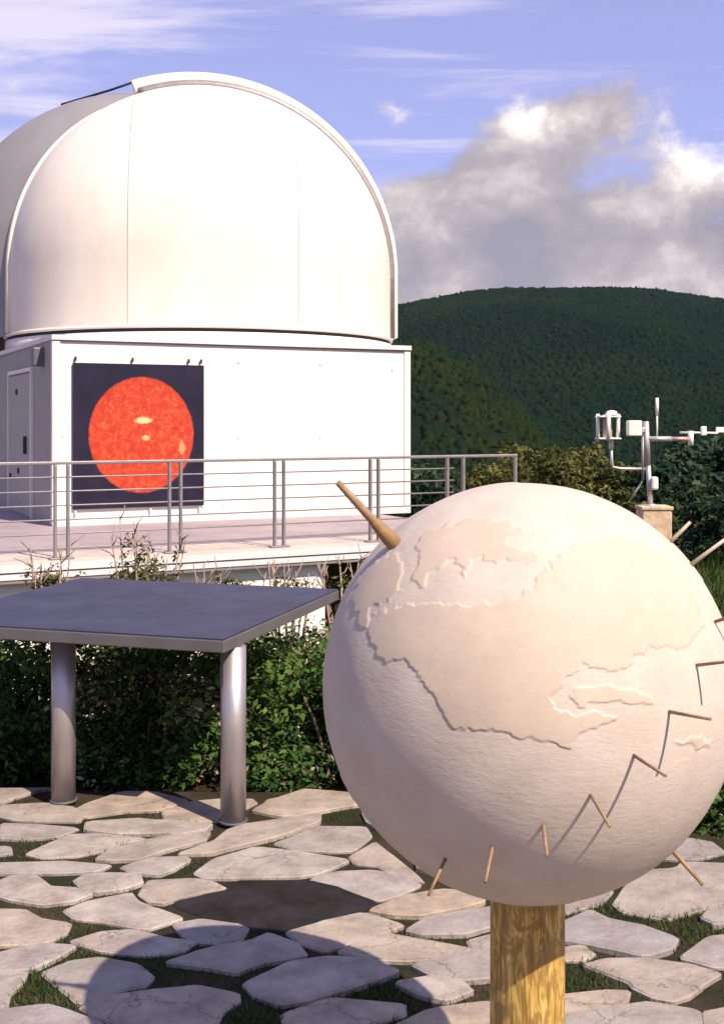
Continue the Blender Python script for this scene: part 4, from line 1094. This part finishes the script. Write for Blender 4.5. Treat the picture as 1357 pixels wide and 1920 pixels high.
for px, Y, pyt, n, sp_, seed, lab, lv in (
    (268, 8.2, 965, 13, .34, 3, 'tall bare twiggy bush rising behind the table in front of the sun poster', 1500),
    (92, 8.2, 1012, 8, .16, 5, 'narrow olive bush rising behind the left end of the table top', 1100),
    (420, 8.0, 1062, 9, .30, 7, 'low grey twiggy bush behind the middle of the table top', 420),
    (545, 8.0, 1056, 9, .30, 9, 'low grey twiggy bush behind the right half of the table top', 420),
    (648, 7.6, 1035, 9, .22, 12, 'twiggy bush between the table corner and the stone globe', 200)):
    l_, h_ = tb_at(px, Y, pyt); twig_bush(l_, h_, n, sp_, seed, lab, lv, tall=(1095 - pyt) / F * Y)

# bushes and trees farther off, to the right
def tree(name, loc, h, w, n_leaf, size, seed, label, cat, m, trunk=True, group=None, nb=34, zlow=0.25):
    e = empty(name, loc); tag(e, label, cat, group)
    r_ = random.Random(seed); bl = []
    for i in range(nb):
        z = r_.uniform(zlow, 1.0); k = math.sqrt(max(0.05, 1 - ((z - .55) / .55) ** 2)) * .42
        a_ = r_.uniform(0, 6.28); rr_ = k * math.sqrt(r_.random())
        s_ = r_.uniform(.09, .17) * min(w, h)
        bl.append((math.cos(a_) * rr_ * w, math.sin(a_) * rr_ * w, z * h - s_ * .4, s_ * 1.3, s_ * 1.3, s_ * .9))
    V, Fc, tone = leaf_cloud(n_leaf, bl, size, seed)
    me = np_mesh('crown', V, Fc, 4); set_tone(me, tone, 4); link('crown', me, m, e)
    mb = MB(); mb.path([(0, 0, -.4), (.03 * w, 0, h * .35), (-.02 * w, .02 * w, h * .8)], [.035 * h * .6, .022 * h * .6, .006 * h], 8)
    for i in range(7):
        bb = bl[(i * 5) % nb]; z = h * (.2 + .07 * i)
        mb.path([(0, 0, z), (bb[0] * .5, bb[1] * .5, z + (bb[2] - z) * .6), bb[:3]], [.010 * h, .007 * h, .003 * h], 5)
    mb.build('trunk', M_bark, e)
def far_tree(px, pyt, Y, w, seed, label, m, name='tree', cat='tree', n=5200, size=None, group='trees on the slope right of the globe'):
    p = P(px, pyt, Y); z0 = th(p.x, Y); h = p.z - z0
    tree(name, (p.x, Y, z0), h, w, n, size or 0.0075 * Y, seed, label, cat, m, group=group)
far_tree(1290, 838, 30, 3.6, 41, 'dark green tree behind the weather station arm', M_leaf3)
far_tree(1360, 815, 34, 4.6, 43, 'dark tree at the right edge of the photo, higher than its neighbours', M_leaf3)
far_tree(1205, 868, 27, 2.8, 47, 'dark green tree behind the weather mast', M_leaf3)
far_tree(1450, 820, 30, 4.5, 53, 'dark green tree just outside the right edge beside the tallest one', M_leaf3)
far_tree(1330, 905, 22, 2.6, 59, 'lower dark green tree between the globe and the tall trees', M_leaf3)
far_tree(1255, 915, 21, 2.0, 61, 'small dark green tree directly behind the tan pillar', M_leaf3)
far_tree(1000, 838, 17.5, 1.6, 67, 'olive green bush at the end of the railing above the globe', M_leaf2, 'bush', 'bush', 3200, 0.09, 'olive bushes behind the globe')
far_tree(1065, 832, 18.5, 1.7, 71, 'yellowish bush behind the top of the globe', M_leaf2, 'bush', 'bush', 3200, 0.09, 'olive bushes behind the globe')
far_tree(1125, 862, 18.0, 1.5, 73, 'olive bush left of the weather mast', M_leaf2, 'bush', 'bush', 2800, 0.09, 'olive bushes behind the globe')
far_tree(930, 868, 18.5, 1.4, 79, 'low olive bush behind the right end of the railing', M_leaf2, 'bush', 'bush', 2600, 0.09, 'olive bushes behind the globe')
far_tree(820, 880, 20.5, 2.2, 83, 'dark green bush behind the railing beside the white wall', M_leaf3, 'bush', 'bush', 3000, 0.11, 'olive bushes behind the globe')
far_tree(1300, 935, 13.5, 1.5, 89, 'low dark bush in the grass behind the pegs on the right of the globe', M_leaf3, 'bush', 'bush', 3000, 0.075, 'dark bushes in the grass right of the globe')
far_tree(1390, 925, 13.0, 1.6, 97, 'low dark bush at the right edge of the photo above the grass', M_leaf3, 'bush', 'bush', 3000, 0.075, 'dark bushes in the grass right of the globe')
# grass on the slope to the right
def slope_grass():
    N = 26000
    X = rng.uniform(1.9, 7.0, N); Y = rng.uniform(6.6, 18, N); keep = (X / Y > 0.19) & (X / Y < 0.42)
    X, Y = X[keep], Y[keep]; n = len(X); Z = terrain(X, Y)
    h = rng.uniform(0.06, 0.22, n); a = rng.uniform(0, 2 * np.pi, n); w = rng.uniform(0.004, 0.010, n); lean = rng.normal(0, .35, (n, 2)) * h[:, None]
    Vv = np.zeros((n, 3, 3)); Vv[:, 0] = np.stack([X - np.cos(a) * w, Y - np.sin(a) * w, Z - .02], 1); Vv[:, 1] = np.stack([X + np.cos(a) * w, Y + np.sin(a) * w, Z - .02], 1)
    Vv[:, 2] = np.stack([X + lean[:, 0], Y + lean[:, 1], Z + h], 1)
    me = np_mesh('slope_grass', Vv.reshape(-1, 3), np.arange(n * 3).reshape(-1, 3), 3); set_tone(me, rng.random(n), 3)
    tag(link('slope_grass', me, M_grass), 'rough grass on the slope right of the globe', 'grass', kind='stuff')
slope_grass()

# ------------------------------------------------------------------ thin air between here and the hill
hz = MB().box((0, 2500, 62), (6300, 5200, 314)).build('haze', None)
m = bpy.data.materials.new('haze_air'); m.use_nodes = True; nt = m.node_tree; nt.nodes.clear()
pvn = nt.nodes.new('ShaderNodeVolumePrincipled'); pvn.inputs['Density'].default_value = 0.000028; pvn.inputs['Color'].default_value = (0.72, 0.82, 0.95, 1)
out = nt.nodes.new('ShaderNodeOutputMaterial'); nt.links.new(pvn.outputs[0], out.inputs['Volume'])
hz.data.materials.append(m); tag(hz, 'thin bluish air in front of the far hill', 'haze', kind='stuff')
